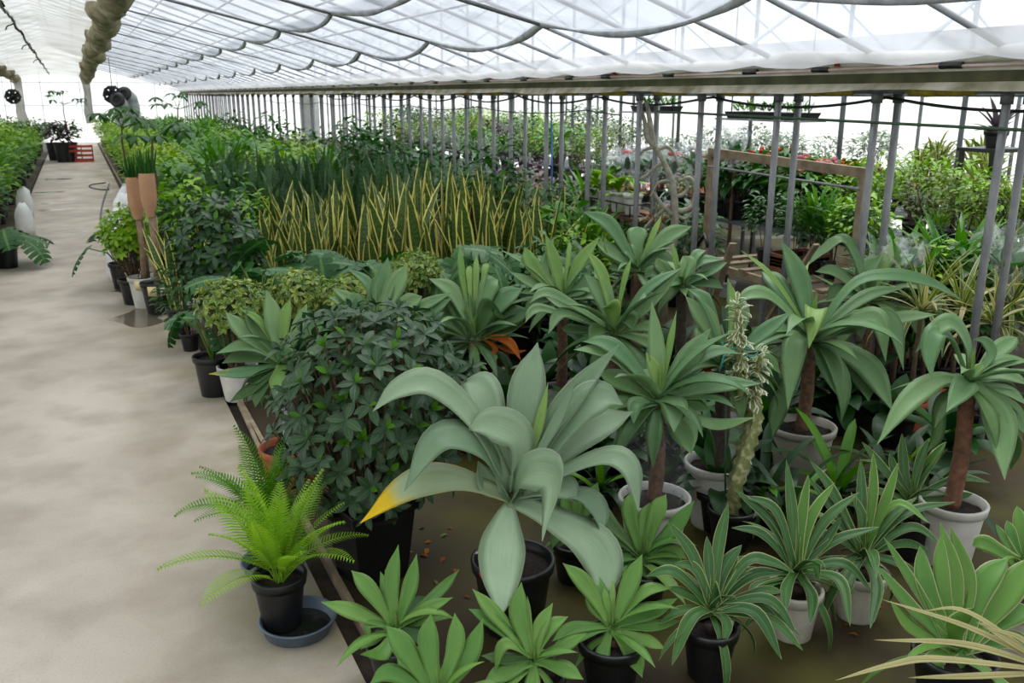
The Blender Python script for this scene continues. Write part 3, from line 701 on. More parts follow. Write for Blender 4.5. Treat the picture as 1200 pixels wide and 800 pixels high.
rosette('trunk_agave','bright agave whose paired leaf tips point up beside the cupped agave','agave',c,(610,480),5.2,[
 L(20,590,470,560,250,483,15,k=.85,m='y'), L(20,630,480,730,240,884,40,k=.75,m='y'), L(24,640,470,750,420,805,275,k=.7), L(12,550,440,400,270,165,140,k=.5),
 L(20,540,470,400,390,228,298,k=.5), L(8,640,300,655,180,662,70,m='y'), L(20,560,430,480,320,550,40,k=.4), L(22,430,420,390,250,338,115,k=.8,m='y'),
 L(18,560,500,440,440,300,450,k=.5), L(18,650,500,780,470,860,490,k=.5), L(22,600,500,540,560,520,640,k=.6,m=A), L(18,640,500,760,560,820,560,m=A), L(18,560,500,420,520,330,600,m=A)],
 M['agave'],potspec=(.14,.27,M['black']),trunk=(.028,M['trunk']))
rosette('trunk_agave','agave with folded-over front leaf and long arching side leaves beside the netting-wrapped one','agave',c,(985,720),4.75,[
 L(28,960,700,890,470,765,308,k=.7), L(18,960,560,900,330,780,135,k=.7,m='y'), L(9,1000,560,1060,350,1108,195,m='y'), L(28,965,760,968,560,905,556,k=.9,d=.12,m='y'),
 L(20,870,690,650,520,480,452,372,522,k=.5,d=.15), L(18,850,640,640,560,490,480,k=.5), L(18,800,720,520,580,400,580,340,665,k=.5,d=.1), L(20,800,740,620,600,505,748,k=.5,d=.15),
 L(18,1040,720,1230,420,1480,265,k=.45), L(14,1050,700,1180,480,1340,290,k=.5,m='y'), L(22,1060,720,1200,560,1480,270,k=.6), L(28,1000,560,1090,640,1120,720,k=.5,m=A,d=.1),
 L(20,830,760,680,720,600,700,m=A), L(24,880,780,860,720,800,800,m=A,d=.2), L(22,1080,750,1220,700,1300,760,m=A), L(22,1040,780,1200,800,1280,860,m=A,d=.15)],
 M['agave'],potspec=(.14,.27,M['white_pot']),trunk=(.028,M['trunk']))
c=(680,230,6.667)
rosette('trunk_agave','agave with one blunt upright leaf standing in front of the driftwood branch','agave',c,(450,560),5.6,[
 L(24,340,470,230,230,20,118,k=.7), L(30,455,470,440,350,455,238,k=.95,kind='spoon'), L(10,480,460,570,300,637,142,m='y'), L(26,530,450,680,320,872,233,k=.8),
 L(26,420,700,500,560,552,480,k=.8,m='y'), L(10,330,790,370,600,397,480,m='y'), L(18,350,640,270,470,180,310,k=.6,m='y'), L(8,150,560,165,430,177,290,m='y'),
 L(24,350,560,250,440,110,350,k=.6), L(22,420,520,380,430,300,430,k=.6), L(28,560,560,640,500,680,560,k=.7), L(24,540,600,620,640,640,720,m=A), L(22,360,640,300,560,220,560,m=A)],
 M['agave'],potspec=(.14,.27,M['black']),trunk=(.028,M['trunk']))
rosette('trunk_agave','agave with a pale young spike and arching leaves reaching past the twin grey poles','agave',c,(800,690),5.05,[
 L(9,765,650,745,500,725,355,m='y'), L(28,810,650,835,540,800,465,k=.85), L(20,830,660,920,520,1130,490,k=.5), L(22,850,690,1000,590,1150,515,k=.5),
 L(14,740,640,600,720,440,830,k=.4,d=.3), L(22,720,650,640,560,600,480,k=.7,m=A), L(22,700,690,580,600,500,640,k=.6,m=A), L(24,860,700,1000,680,1120,720,m=A), L(20,780,720,700,760,640,860,m=A),
 L(16,830,620,900,470,980,420,k=.5), L(22,880,720,960,800,980,900,m=A,d=.2)],
 M['agave'],potspec=(.14,.27,M['black']),trunk=(.028,M['trunk_dark']))
c=(620,340,4.0)
rosette('trunk_agave','agave on dark trunk in white pot directly behind the tied white-leaved spurge','agave',c,(920,340),4.0,[
 L(32,900,260,830,140,733,28,k=.85), L(20,910,240,830,60,745,-5,k=.6), L(24,970,300,1100,200,1230,100,k=.7), L(18,960,280,960,100,930,-60,m='y'),
 L(22,960,260,1000,120,950,-10,k=.6), L(30,880,330,800,250,760,240,k=.6,m=A), L(28,880,360,780,350,700,420,m=A), L(26,990,340,1100,330,1180,390,m=A,k=.5), L(24,880,280,810,210,850,180,k=.7),
 L(26,960,380,990,450,980,520,m=A,d=.2),L(12,830,350,835,370,862,385,m=M['dead'])],
 M['agave'],potspec=(.15,.32,M['white_pot']),trunk=(.033,M['trunk_dark']),base_off=(-.03,-.03))
# ------------------------------------------------------------------ small green agaves at the front
c=(400,640,5.0); S=M['agave_small']
def tagx(root,top,base,mpp):
    o=MB().box((-.004,-.045,-.008),(.004,.045,.008)).build('plant_tag',M['tag_white'],root); o.location=(.08,.0,.20); o.rotation_euler=(.4,.3,.5)
def small(label,crop,crown,fwd,leaves,pr=.10,ph=.18,pm_=None,mat=None,**k):
    return rosette('small_agave',label,'agave',crop,crown,fwd,leaves,mat or S,potspec=(pr,ph,pm_ or M['black']),trunk=(.018,M['trunk']),thick=.008,cup=.36,z=ph+.05,**k)
small('small green agave sprawling at the path corner below the black shrub pot',c,(320,470),2.95,[
 L(26,265,435,160,250,58,140,k=.85), L(24,310,440,295,210,335,-12,k=.85), L(14,300,450,285,310,255,130,k=.6), L(24,340,450,400,250,442,42,k=.8),
 L(20,350,480,500,370,655,298,k=.65), L(18,380,440,560,280,692,135,k=.6,d=-.2), L(26,210,485,80,390,-120,325,k=.65), L(18,270,520,190,545,113,602,k=.6),
 L(26,285,540,230,640,112,632,k=.6,d=.2), L(14,260,470,165,460,175,535,k=.6), L(22,360,500,440,520,480,600,k=.5,m=A),L(22,380,430,450,340,520,300,m=A,k=.5,d=-.2),L(22,300,540,340,620,320,700,m=A,k=.6)])
small('small agave with tall upright leaves and two pale young spikes at path corner',c,(570,880),2.55,[
 L(34,480,820,370,600,262,462,k=.85), L(32,555,840,510,570,525,392,k=.9), L(28,620,830,670,570,665,388,k=.9), L(30,680,830,750,640,832,418,k=.85),
 L(7,590,830,565,720,555,635,m='y'), L(9,620,830,608,720,622,595,m='y'), L(28,420,860,300,745,165,805,k=.7), L(26,700,900,840,840,940,860,k=.6), L(24,500,950,400,920,330,980,k=.6)])
small('small agave with fanned leaves right below the black pot of the largest agave',c,(1130,655),2.72,[
 L(24,1050,610,900,450,745,365,k=.7), L(24,1060,580,900,400,768,248,k=.7), L(30,1085,620,1040,400,1055,208,k=.9), L(24,1130,640,1165,480,1240,330,k=.8),
 L(9,1110,600,1098,420,1090,290,m='y'), L(20,1080,620,960,575,900,742,k=.6), L(20,1150,665,1300,590,1440,505,k=.7), L(30,1085,740,960,740,830,805,k=.6), L(26,1160,700,1300,720,1420,780,k=.6),
 L(22,1140,620,1220,480,1330,410,k=.7), L(24,1110,740,1120,800,1100,860,k=.8), L(22,1060,660,950,660,820,640,k=.5,m=A)])
c=(640,520,2.857)
small('small agave in black pot just left of the cream-edged agave in the black pot',c,(222,605),2.85,[
 L(26,190,590,130,470,55,398,k=.8), L(28,240,580,280,470,322,368,k=.85), L(20,250,590,330,495,422,482,k=.6), L(24,260,610,350,565,442,515,k=.65), L(18,240,630,350,612,458,590,k=.55),
 L(20,260,650,330,658,402,687,k=.6), L(28,230,660,290,705,322,782,k=.8), L(22,200,660,190,700,195,738,k=.8), L(24,180,630,110,640,0,705,k=.6), L(26,190,600,165,540,135,455,k=.8),
 L(9,220,580,222,510,225,455,m='y'), L(22,170,620,90,620,20,660,k=.5), L(12,215,580,200,520,195,480,k=.6)],pr=.115,ph=.17)
small('small agave growing just in front of the wide white pot with netting-wrapped trunk',c,(325,375),3.3,[
 L(24,290,345,278,230,292,155,k=.85), L(26,340,345,370,230,402,168,k=.85), L(24,360,355,430,280,497,188,k=.7), L(24,350,385,420,360,472,385,k=.6), L(26,285,370,220,290,148,208,k=.7),
 L(22,300,385,250,380,212,388,k=.5), L(24,320,340,330,260,347,195,k=.85), L(28,350,395,410,390,465,425,k=.7), L(24,300,360,200,250,190,180,k=.6,m=A), L(22,330,400,340,430,380,450,m=A,k=.6), L(22,290,395,240,420,225,470,m=A,k=.6)])
small('small agave half hidden under the right-hand arching leaf of the largest agave',c,(100,285),3.45,[
 L(24,90,270,75,210,55,165,k=.8), L(22,110,270,150,190,172,128,k=.8), L(20,100,260,105,190,100,130,k=.8), L(20,80,290,30,230,-20,205,k=.6), L(20,120,290,170,270,200,300,k=.6), L(20,80,300,40,310,20,350,k=.6,m=A), L(18,120,300,150,330,160,360,m=A,k=.6)])
# ------------------------------------------------------------------ cream-edged agaves
V=M['vari']; VY=leafmat('fresh_cream_edged_leaf',srgb(110,152,78),srgb(88,134,68),margin=srgb(214,214,158),mw=.16,tr=.2)
def vari(label,crop,crown,fwd,leaves,pr,ph,pm_,**k):
    return rosette('cream_edged_agave',label,'agave',crop,crown,fwd,leaves,V,kind='des',potspec=(pr,ph,pm_),trunk=(.02,M['trunk_dark']),thick=.007,cup=.38,young=VY,z=ph+.07,**k)
vari('cream-edged agave in black pot on the mossy floor with a white plant tag',c,(555,545),3.05,[
 L(18,530,500,490,370,405,258,k=.75), L(19,575,500,578,340,610,198,k=.85), L(16,545,500,545,400,538,308,k=.8), L(20,575,500,600,410,655,338,k=.8), L(19,600,510,670,395,750,395,832,432,k=.55),
 L(18,600,505,690,440,795,430,k=.6), L(16,610,540,720,495,792,495,k=.55), L(17,610,545,740,520,838,632,k=.6), L(20,600,570,700,565,788,722,k=.65), L(17,620,590,750,590,860,692,k=.55),
 L(16,565,560,605,600,595,668,k=.8), L(20,530,560,480,590,420,742,k=.75), L(18,530,545,430,430,335,442,k=.6), L(16,520,550,460,500,405,480,k=.6), L(18,560,530,572,480,590,535,k=.8,d=.15),
 L(16,590,520,640,440,700,420,k=.6), L(17,540,520,500,420,430,400,k=.6), L(15,580,510,620,420,640,360,k=.6,m='y'), L(16,530,570,450,560,380,600,k=.5), L(15,610,560,700,540,780,590,k=.5)],.095,.20,M['black'],extra=tagx)
c=(880,540,3.078)
vari('cream-edged agave with fountain of long leaves in cream pot beside the black-potted one',c,(165,395),3.32,[
 L(17,160,380,150,200,128,-5,k=.85), L(16,180,380,185,200,207,48,k=.85,m='y'), L(16,182,380,220,200,302,78,k=.75,m='y'), L(16,190,370,270,215,392,112,k=.65), L(15,200,370,310,285,465,238,k=.55),
 L(16,140,370,70,220,-62,100,k=.65), L(15,130,370,90,180,-30,125,k=.6), L(15,130,390,40,360,-60,350,k=.5), L(15,130,375,40,265,-70,240,k=.55), L(17,140,410,128,460,125,545,k=.8,d=.25),
 L(17,190,430,222,490,215,588,k=.8,d=.25), L(16,210,400,330,370,440,475,k=.55), L(16,220,420,320,430,358,595,k=.6,d=.25), L(16,120,480,20,490,112,718,k=.5,d=.3), L(15,110,470,10,470,190,640,k=.4,d=.25),
 L(14,210,370,238,380,246,432,k=.7,d=.2), L(15,130,420,40,410,-40,450,k=.5), L(15,190,390,260,300,330,200,k=.6), L(15,150,380,110,250,40,170,k=.6), L(15,200,420,300,420,380,480,k=.5), L(14,150,430,100,450,60,470,k=.5)],.10,.20,M['cream_pot'])
vari('cream-edged agave in cream pot with one leaf hanging to the mossy floor',c,(405,335),3.45,[
 L(16,390,300,400,150,396,-10,k=.85), L(15,420,300,440,130,442,-30,k=.8,m='y'), L(16,420,300,480,160,532,5,k=.75,m='y'), L(15,380,290,300,120,212,-5,k=.65), L(15,380,300,290,170,208,58,k=.6), L(15,440,300,560,190,740,148,k=.5),
 L(16,450,320,580,240,705,325,k=.55), L(13,430,280,520,155,645,225,k=.45,d=.15,m=S), L(15,430,340,520,365,612,412,k=.55), L(18,420,370,455,450,430,605,k=.85,d=.3), L(16,390,370,355,430,352,505,k=.7,d=.2), L(15,440,320,560,300,660,340,k=.5),
 L(15,370,320,290,270,230,270,k=.5), L(15,360,350,300,380,260,440,k=.5), L(14,410,290,400,200,360,110,k=.6), L(14,430,300,510,200,600,130,k=.5)],.10,.20,M['cream_pot'])
vari('cream-edged agave growing among darker leaves at the foot of the orange-brown ringed trunk',c,(575,140),3.75,[
 L(15,560,100,550,10,545,-100,k=.8), L(15,600,100,650,0,705,-70,k=.7,m='y'), L(14,540,110,470,20,400,-70,k=.6), L(14,620,120,740,65,862,78,k=.5), L(14,640,150,740,130,800,118,k=.5), L(16,640,180,750,210,802,295,k=.6),
 L(14,590,90,610,0,640,-80,k=.7), L(14,560,120,520,40,500,-30,k=.6), L(14,600,150,680,190,720,240,k=.6), L(14,540,140,450,110,390,120,k=.5), L(14,560,170,520,200,500,260,k=.6)],.10,.20,M['black'])
c=(980,600,4.0); VB=M['vari_broad']
rosette('broad_agave','broad light green agave with pale leaf edges behind the yellow striped strap leaves','agave',c,(560,640),2.62,[
 L(20,485,590,340,430,188,247,k=.65), L(16,480,560,370,350,224,117,k=.7), L(28,475,570,420,340,393,157,k=.85), L(24,520,560,495,310,490,105,k=.85), L(22,555,560,560,310,485,45,k=.8),
 L(26,590,560,615,330,535,68,k=.85), L(38,640,550,690,340,802,217,k=.85), L(44,670,560,790,390,910,215,k=.85), L(36,700,600,800,490,930,460,k=.75), L(30,560,620,560,540,645,448,k=.8,d=.15),
 L(22,450,620,350,540,255,415,k=.6), L(38,580,690,650,740,745,765,k=.7), L(30,500,660,460,700,500,760,k=.6), L(30,680,640,820,600,930,640,k=.6), L(26,520,600,500,520,560,470,k=.7)],
 VB,kind='des',potspec=(.13,.20,M['black']),trunk=(.022,M['trunk_dark']),thick=.010,cup=.3,young=VB)
rosette('broad_agave','pale-edged agave with short upright leaves at the far right behind the broad light green one','agave',c,(870,240),2.95,[
 L(26,780,225,700,150,638,155,k=.75), L(13,835,200,790,130,748,55,k=.6), L(16,845,190,820,100,800,38,k=.7), L(20,880,190,862,60,848,-30,k=.8), L(22,900,190,910,60,900,-40,k=.8), L(22,930,200,980,100,1020,40,k=.7),
 L(22,940,240,1040,200,1100,220,k=.6), L(20,860,270,820,290,790,350,k=.6)],VB,kind='des',potspec=(.12,.20,M['cream_pot']),trunk=(.02,M['trunk_dark']),thick=.009,young=VB)
rosette('striped_strap_plant','yellow striped strap-leaved plant pushing in low over the mossy floor','plant',c,(1010,740),2.15,[
 L(9,1000,690,620,540,213,408,k=.6,d=-.1), L(11,1000,725,600,620,178,598,k=.6), L(11,980,750,480,690,260,715,-5,788,k=.6,d=.1), L(10,980,790,620,770,338,775,k=.6,d=.1), L(8,950,660,620,470,410,460,k=.5,d=-.15),
 L(9,900,640,760,560,655,515,k=.6,d=-.1), L(10,1000,700,800,600,700,540,k=.6), L(9,1000,680,1060,560,1080,420,k=.6), L(10,1040,720,1150,640,1220,640,k=.6),L(9,960,660,860,590,690,540,k=.6)],
 M['yellow_strap'],kind='grass',potspec=(.12,.20,M['black']),trunk=(.02,M['trunk_dark']),thick=.004,young=M['yellow_strap'],cup=.4)

# ------------------------------------------------------------------ ferns in blue-grey saucers
def frond_mesh(mat,droop,npair=34,wid=.185):
    b=MB(); sp=arc(1,0,R(droop),npair,1.4)
    b.tube(sp,[.008*(1-.8*k/npair) for k in range(npair+1)],4,False)
    for k in range(6,npair+1):
        u=k/npair; ln=wid*math.sin(min(1,u*1.9)*math.pi/2)**.8*(1-u**3.2)+.012
        t=(sp[k]-sp[k-1]).normalized(); nn=Vector((-t.z,0,t.x))
        for s in (-1,1):
            d=(Vector((0,s,0))*.86+t*.46+nn*.16).normalized()
            pts=[sp[k],sp[k]+d*ln*.5+nn*.01,sp[k]+d*ln-nn*.02]
            add_leaf(b,pts,t,.0115*(1-.4*u),'grass',.1,0,rnd.random()*.4,0,False)
    return b.mesh('frond',mat)
FR=[frond_mesh(M['fern'],d) for d in (18,35,60)]; FD=[frond_mesh(M['fern_dark'],d) for d in (35,65,95)]
def saucer(label,p,r):
    b=MB(); b.lathe([(.001,.004),(r*.86,.0),(r*.9,.004),(r,.052),(r+.008,.055),(r+.006,.06),(r-.004,.058),(r*.88,.012),(.001,.010)],36)
    t=thing('plant_saucer',label,'saucer',p); b.build('dish',M['saucer'],t)
    MB().disc(r*.88,.016,36).build('water',M['water'],t); return t
s1=atz(350,737,.0); s2=atz(322,668,.0)
saucer('round blue-grey saucer holding water under the bright fern pot',s1,.142)
saucer('round blue-grey saucer mostly hidden behind the bright fern pot',s2,.135)
def fern(label,p,n,lib,ln,pr,ph,el0,el1):
    t=thing('potted_fern',label,'fern',p); pot(t,pr,ph,M['black'])
    for k in range(n):
        q=k/n; az=k*2.39996+rnd.uniform(-.2,.2); el=R(el1+(el0-el1)*q+rnd.uniform(-8,8))
        put('frond',lib[min(2,int((1-q)*0+q*3) if False else (0 if q<.35 else 1 if q<.75 else 2))],t,(rnd.uniform(-.02,.02),rnd.uniform(-.02,.02),ph-.03),az,el,ln*rnd.uniform(.8,1.1),rnd.uniform(-.2,.2))
    return t
pf=atz(331,730,.018); fern('bright green fern in black pot standing in the front saucer',(pf.x,pf.y,.018),22,FR,.48,.098,.215,42,86)
pf=Vector((s2.x,s2.y,.018)); fern('darker fern in black pot behind the bright fern',pf,20,FD,.46,.10,.20,40,84)

# ------------------------------------------------------------------ leafy shrubs built from whorls of leaves
def shrub(name,label,cat,base,centre,rx,rz,nwh,per,ll,mat,ymat,nparts,potspec=None,twig=None,ratio=.42,group=None,ys=.25,sq=False,seed=1):
    rg=random.Random(seed); t=thing(name,label,cat,base,0,group)
    lm=libleaf('oval',ratio,25,.25,mat,5,False); ly=libleaf('oval',ratio,15,.3,ymat,5,False)
    wh=[]
    for k in range(nwh):
        z=1-1.75*(k+.5)/nwh; a=k*2.39996; r=math.sqrt(max(0,1-z*z)); s=rg.uniform(.72,1.08)
        p=Vector((rx*r*math.cos(a)*s,rx*r*math.sin(a)*s,rz*z*s))+centre-base
        n=Vector((r*math.cos(a)*.8,r*math.sin(a)*.8,z*.6+.55)).normalized(); wh.append((p,n))
    cv=(CAM-centre).normalized(); wh.sort(key=lambda w:-((w[0]+base-centre).normalized().dot(cv)))
    st=MB(); cnt=0; br=MB()
    for p,n in wh:
        q=n.to_track_quat('Z','X').to_matrix().to_4x4()
        for j in range(per):
            inner=j>=per-3 and rg.random()<ys*2
            az=j*2.39996+rg.uniform(-.2,.2); el=R(62 if inner else rg.uniform(-5,35)); s=ll*rg.uniform(.75,1.15)*(.7 if inner else 1)
            mtx=Matrix.Translation(p)@q@Matrix.Rotation(az,4,'Z')@Matrix.Rotation(-el,4,'Y')@Matrix.Scale(s,4)
            if cnt<nparts:
                o=link('leaf',ly if inner else lm,t); o.matrix_local=mtx
            else:
                pts=[mtx@v for v in arc(1,0,R(25),4)]
                add_leaf(st,pts,(mtx.to_3x3()@Vector((0,1,0))).normalized(),s*ratio/2,'oval',.25,0,rg.random(),0,False)
            cnt+=1
        root=Vector((rg.uniform(-.04,.04),rg.uniform(-.04,.04),(potspec[1]-.05) if potspec else .05)); m=root.lerp(p,.55)+Vector((0,0,-.05))
        br.tube([root,m,p],[.006,.004,.002],4,False)
    if st.v: st.build('foliage',mat,t,kind='stuff')
    br.build('branches',twig or M['twig'],t,kind='stuff')
    if potspec: pot(t,*potspec,sq=sq)
    return t
sb=atz(428,692,0); sc=atfwd(436,478,3.62); sb=Vector((sc.x,sc.y,0)).lerp(sb,.5); sb.z=0
shrub('dark_shrub','dense dark green shrub with whorled leathery leaves in square black pot','shrub',sb,sc,.42,.47,215,8,.082,M['shrub'],M['shrub_young'],300,(.21,.36,M['black']),seed=3,sq=True)
c2=atfwd(447,620,3.3)
p=atfwd(255,293,7.3); shrub('dark_shrub','dense dark bluish shrub between the wrapped palms and the yellow-edged sword plants','shrub',Vector((p.x,p.y,0)),p,.36,.42,90,8,.11,M['shrub'],M['shrub_young'],200,(.16,.28,M['white_pot']),seed=5)
p=atfwd(150,274,8.7); shrub('round_bush','rounded fresh green bush just behind the wrapped palm trunks','bush',Vector((p.x,p.y,0)),p,.24,.27,70,8,.085,M['g_bright'],M['g_lime'],0,(.14,.25,M['black']),seed=6)
for k,(px,py,f,r,lab) in enumerate(((272,357,5.8,.22,'cream-splashed schefflera bush nearest the path edge behind the yellow-tipped agave'),(352,345,6.1,.22,'cream-splashed schefflera bush in front of the dark monstera leaves'),(488,318,6.3,.17,'small cream-splashed schefflera between two pale agaves'),(410,348,5.9,.17,'cream-splashed schefflera bush right behind the dark shrub'))):
    p=atfwd(px,py,f); shrub('variegated_schefflera',lab,'shrub',Vector((p.x,p.y,0)),p,r,r*.8,70,8,.065,M['schef_v'],M['g_lime'],0,(.13,.24,M['white_pot'] if k==0 else M['black']),seed=11+k,ys=.5)
# ------------------------------------------------------------------ tied spurge with stake and twine
b0=atz(855,640,0); cb=Vector((b0.x,b0.y,0)); t=thing('spiny_spurge','pale ridged spurge tied to a stake with teal twine, crown of white-edged leaves','plant',cb)
pot(t,.105,.20,M['black'])
d1=(atz(850,612,.16)-CAM).dot(cF)
path=[atdepth(852,615,d1),atdepth(862,570,d1),atdepth(873,530,d1),atdepth(884,492,d1),atdepth(880,462,d1)]
path[0]=Vector((cb.x,cb.y,.15))
sp=[q-cb for q in catmull(path,22)]
b=MB(); ridges=4
rings=[]
for k,q in enumerate(sp):
    tg=(sp[min(k+1,22)]-sp[max(k-1,0)]).normalized(); a=tg.cross(Vector((0,1,0))).normalized(); bb=tg.cross(a)
    ring=[]
    for j in range(16):
        an=2*math.pi*j/16+k*.04; rr=.017+(.030 if j%4==0 else 0)*(1.15 if k%2 else .6)*(1-.25*k/22)
        ring.append(b.vert(q+(a*math.cos(an)+bb*math.sin(an))*rr,(k/22,j/16)))
    rings.append(ring)
for k in range(22):
    for j in range(16): b.f.append([rings[k][j],rings[k][(j+1)%16],rings[k+1][(j+1)%16],rings[k+1][j]])
b.build('ridged_stem',M['cactus'],t)
cl=libleaf('spoon',.40,25,.3,M['cactus_leaf'],4,False)
for (x0,y0,x1,y1,n,rr) in ((868,455,864,352,150,.02),(878,466,892,412,90,.02)):
    for k in range(n):
        u=k/n; q=atdepth(x0+(x1-x0)*u,y0+(y1-y0)*u,d1)-cb
        put('leaf',cl,t,q+Vector((rnd.uniform(-rr,rr),rnd.uniform(-rr,rr),0)),k*2.39996,R(rnd.uniform(-45,35)+ (40 if u>.9 else 0)),rnd.uniform(.055,.085)*(1.1-.4*u))
    MB().tube([atdepth(x0,y0+15,d1)-cb,atdepth(x1,y1+4,d1)-cb],[.018,.010],8).build('stem',M['cactus'],t)
MB().tube([Vector((-.01,.03,.12)),atdepth(850,520,d1+.03)-cb,atdepth(853,330,d1+.03)-cb],.0045,6).build('stake',M['green_pole'],t)
for (x,y,w) in ((862,404,16),(872,412,17),(866,440,18),(876,444,14)):
    q=[atdepth(x+w*math.cos(an),y+4*math.sin(an)+2*math.sin(an*3+x),d1-.035*math.sin(an))-cb for an in [2*math.pi*k/14 for k in range(15)]]
    MB().tube(q,.0035,5,False).build('twine',M['teal'],t)
q=[atdepth(a,bb,d1-.04)-cb for a,bb in ((850,412),(846,425),(843,436))]; MB().tube(q,.004,5).build('twine',M['teal'],t)
# ------------------------------------------------------------------ dark strap-leaved clumps
def clump(name,label,cat,p,n,ln,kind,ratio,mats,el,droops,potspec,group=None,seed=0,cup=.3,pn='leaf',full=False):
    rg=random.Random(seed); t=thing(name,label,cat,(p.x,p.y,0),rg.uniform(0,6),group); z=p.z
    if potspec:
        pot(t,*potspec); z=max(z,potspec[1]-.03)
        if z>potspec[1]+.1: MB().tube([(0,0,potspec[1]-.05),(.01,.01,z*.6),(0,0,z)],[.018,.015,.013],7).build('cane',M['twig'],t)
    for k in range(n):
        q=k/max(1,n-1); m=mats[0] if rg.random()<.8 or len(mats)==1 else mats[1]
        put(pn,libleaf(kind,ratio,droops[min(len(droops)-1,int(q*len(droops)))],cup,m,7,full),t,(rg.uniform(-.02,.02),rg.uniform(-.02,.02),z),k*2.39996+rg.uniform(-.3,.3),R(el[1]+(el[0]-el[1])*q+rg.uniform(-6,6)),ln*rg.uniform(.75,1.1),rg.uniform(-.15,.15))
    return t
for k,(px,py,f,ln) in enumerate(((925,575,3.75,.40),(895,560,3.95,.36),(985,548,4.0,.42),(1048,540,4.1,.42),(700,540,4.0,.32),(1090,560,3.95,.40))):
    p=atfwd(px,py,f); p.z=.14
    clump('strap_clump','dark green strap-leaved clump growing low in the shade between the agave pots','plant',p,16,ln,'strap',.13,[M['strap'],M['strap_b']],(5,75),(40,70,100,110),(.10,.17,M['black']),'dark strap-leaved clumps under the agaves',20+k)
for k,(px,py,f) in enumerate(((1095,330,5.6),(1130,345,5.3),(1165,380,5.0),(1080,365,5.2),(1190,330,5.4))):
    p=atfwd(px,py,f); hz_=min(p.z,.75); p.z=hz_
    clump('striped_dracaena','slender plant with yellow-striped arching leaves beside the right-hand grey poles','plant',p,26,.42,'grass',.07,[M['g_cream'],M['yellow_strap']],(0,80),(30,60,90),(.10,.2,M['terracotta'] if k%2 else M['black']),'yellow-striped plants by the right-hand poles',40+k)
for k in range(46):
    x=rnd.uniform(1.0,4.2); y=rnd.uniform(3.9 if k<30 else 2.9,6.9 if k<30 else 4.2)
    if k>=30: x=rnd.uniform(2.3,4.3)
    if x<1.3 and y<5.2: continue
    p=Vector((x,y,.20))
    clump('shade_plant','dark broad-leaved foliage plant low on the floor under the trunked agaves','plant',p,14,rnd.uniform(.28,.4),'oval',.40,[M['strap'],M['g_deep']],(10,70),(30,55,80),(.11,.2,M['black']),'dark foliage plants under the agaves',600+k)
# ------------------------------------------------------------------ yellow-edged and green sword plants (sansevieria)
def sword(name,label,group,px,f,hz,mat,n,ll,wr,seed,wf=1.25):
    rg=random.Random(seed); g=atfwd(px,300,f); t=thing(name,label,'sansevieria',(g.x,g.y,0),rg.uniform(0,6),group); pot(t,.10,hz,M['black'])
    for k in range(n):
        dr=rg.choice((0,8,16,-8)); me=libleaf('sword',wr,dr,.35,mat,7,False)
        a=k*2.39996; put('leaf',me,t,(.05*math.cos(a),.05*math.sin(a),hz-.05),a+rg.uniform(-.5,.5),R(rg.uniform(66,89)),ll*rg.uniform(.55,1.12),rg.uniform(-1.2,1.2),ll*wf)
k=0
for f in (7.8,8.5,9.2):
    for i in range(12):
        px=322+i*28+rnd.uniform(-7,7)+(14 if int(f*4)%2 else 0)
        if px>640: continue
        k+=1; sword('yellow_edged_sansevieria','upright sansevieria with yellow-edged sword leaves in the dense block','yellow-edged sword plants',px,f,.26,M['sans_y'],7,1.08-.16*abs(px-500)/160,.085,100+k)
for px,f in ((203,7.4),(212,8.0),(228,8.3),(306,8.2),(300,8.8)):
    k+=1; sword('yellow_edged_sansevieria','upright sansevieria with yellow-edged leaves standing apart near the wrapped palms','yellow-edged sword plants near the path',px,f,.26,M['sans_y'],7,.72,.085,200+k)
for f in (10.3,11.0,11.7):
    for i in range(9):
        px=262+i*28+rnd.uniform(-8,8); k+=1
        sword('green_sansevieria','upright all-green sansevieria standing behind the yellow-edged block','green sword plants',px,f,.27,M['sans_g'],8,1.12,.085,300+k)
# ------------------------------------------------------------------ monsteras
def monstera_leaf(mat,droop):
    b=MB(); n=6; sp=arc(1,0,R(droop),n*2)
    def at(u):
        s=min(u*2*n,2*n-1e-4); i=int(s); return sp[i].lerp(sp[i+1],s-i)
    for s in (-1,1):
        last=None
        for k in range(n):
            u0=k/n; u1=(k+.84)/n; w=.50*math.sin(math.pi*min(1,(k+1.1)/(n+1.0)))**.7
            back=-.16*(1-k/n)+.16
            def edge(u,q,fz): 
                p=at(min(1,max(0,u+back*q))); return Vector((p.x+ (-.22*(1-q)*0),s*w*q,p.z-.10*q*q*w*2+.03*math.sin(q*3)))
            row0=[b.vert(edge(u0 if q>.25 else u0,q,0),(u0,.5+s*q*.5),0) for q in (0,.5,.8,1)]
            row1=[b.vert(edge(u1 if q>.55 else (k+1)/n,q*(1 if q<1 else .93),0),(u1,.5+s*q*.5),0) for q in (0,.5,.8,1)]
            for j in range(3): b.f.append([row0[j],row0[j+1],row1[j+1],row1[j]] if s>0 else [row1[j],row1[j+1],row0[j+1],row0[j]])
    # heart lobes behind the petiole
    for s in (-1,1):
        i=[b.vert(p,(0.05,.5+s*.3)) for p in ((0,0,0),(-.14,s*.10,-.03),(-.16,s*.26,-.06),(-.05,s*.36,-.06),(.04,s*.2,-.02))]
        b.f.append(i)
    return b.mesh('leaf',mat)
ML=[monstera_leaf(M['monstera'],d) for d in (15,35,55)]
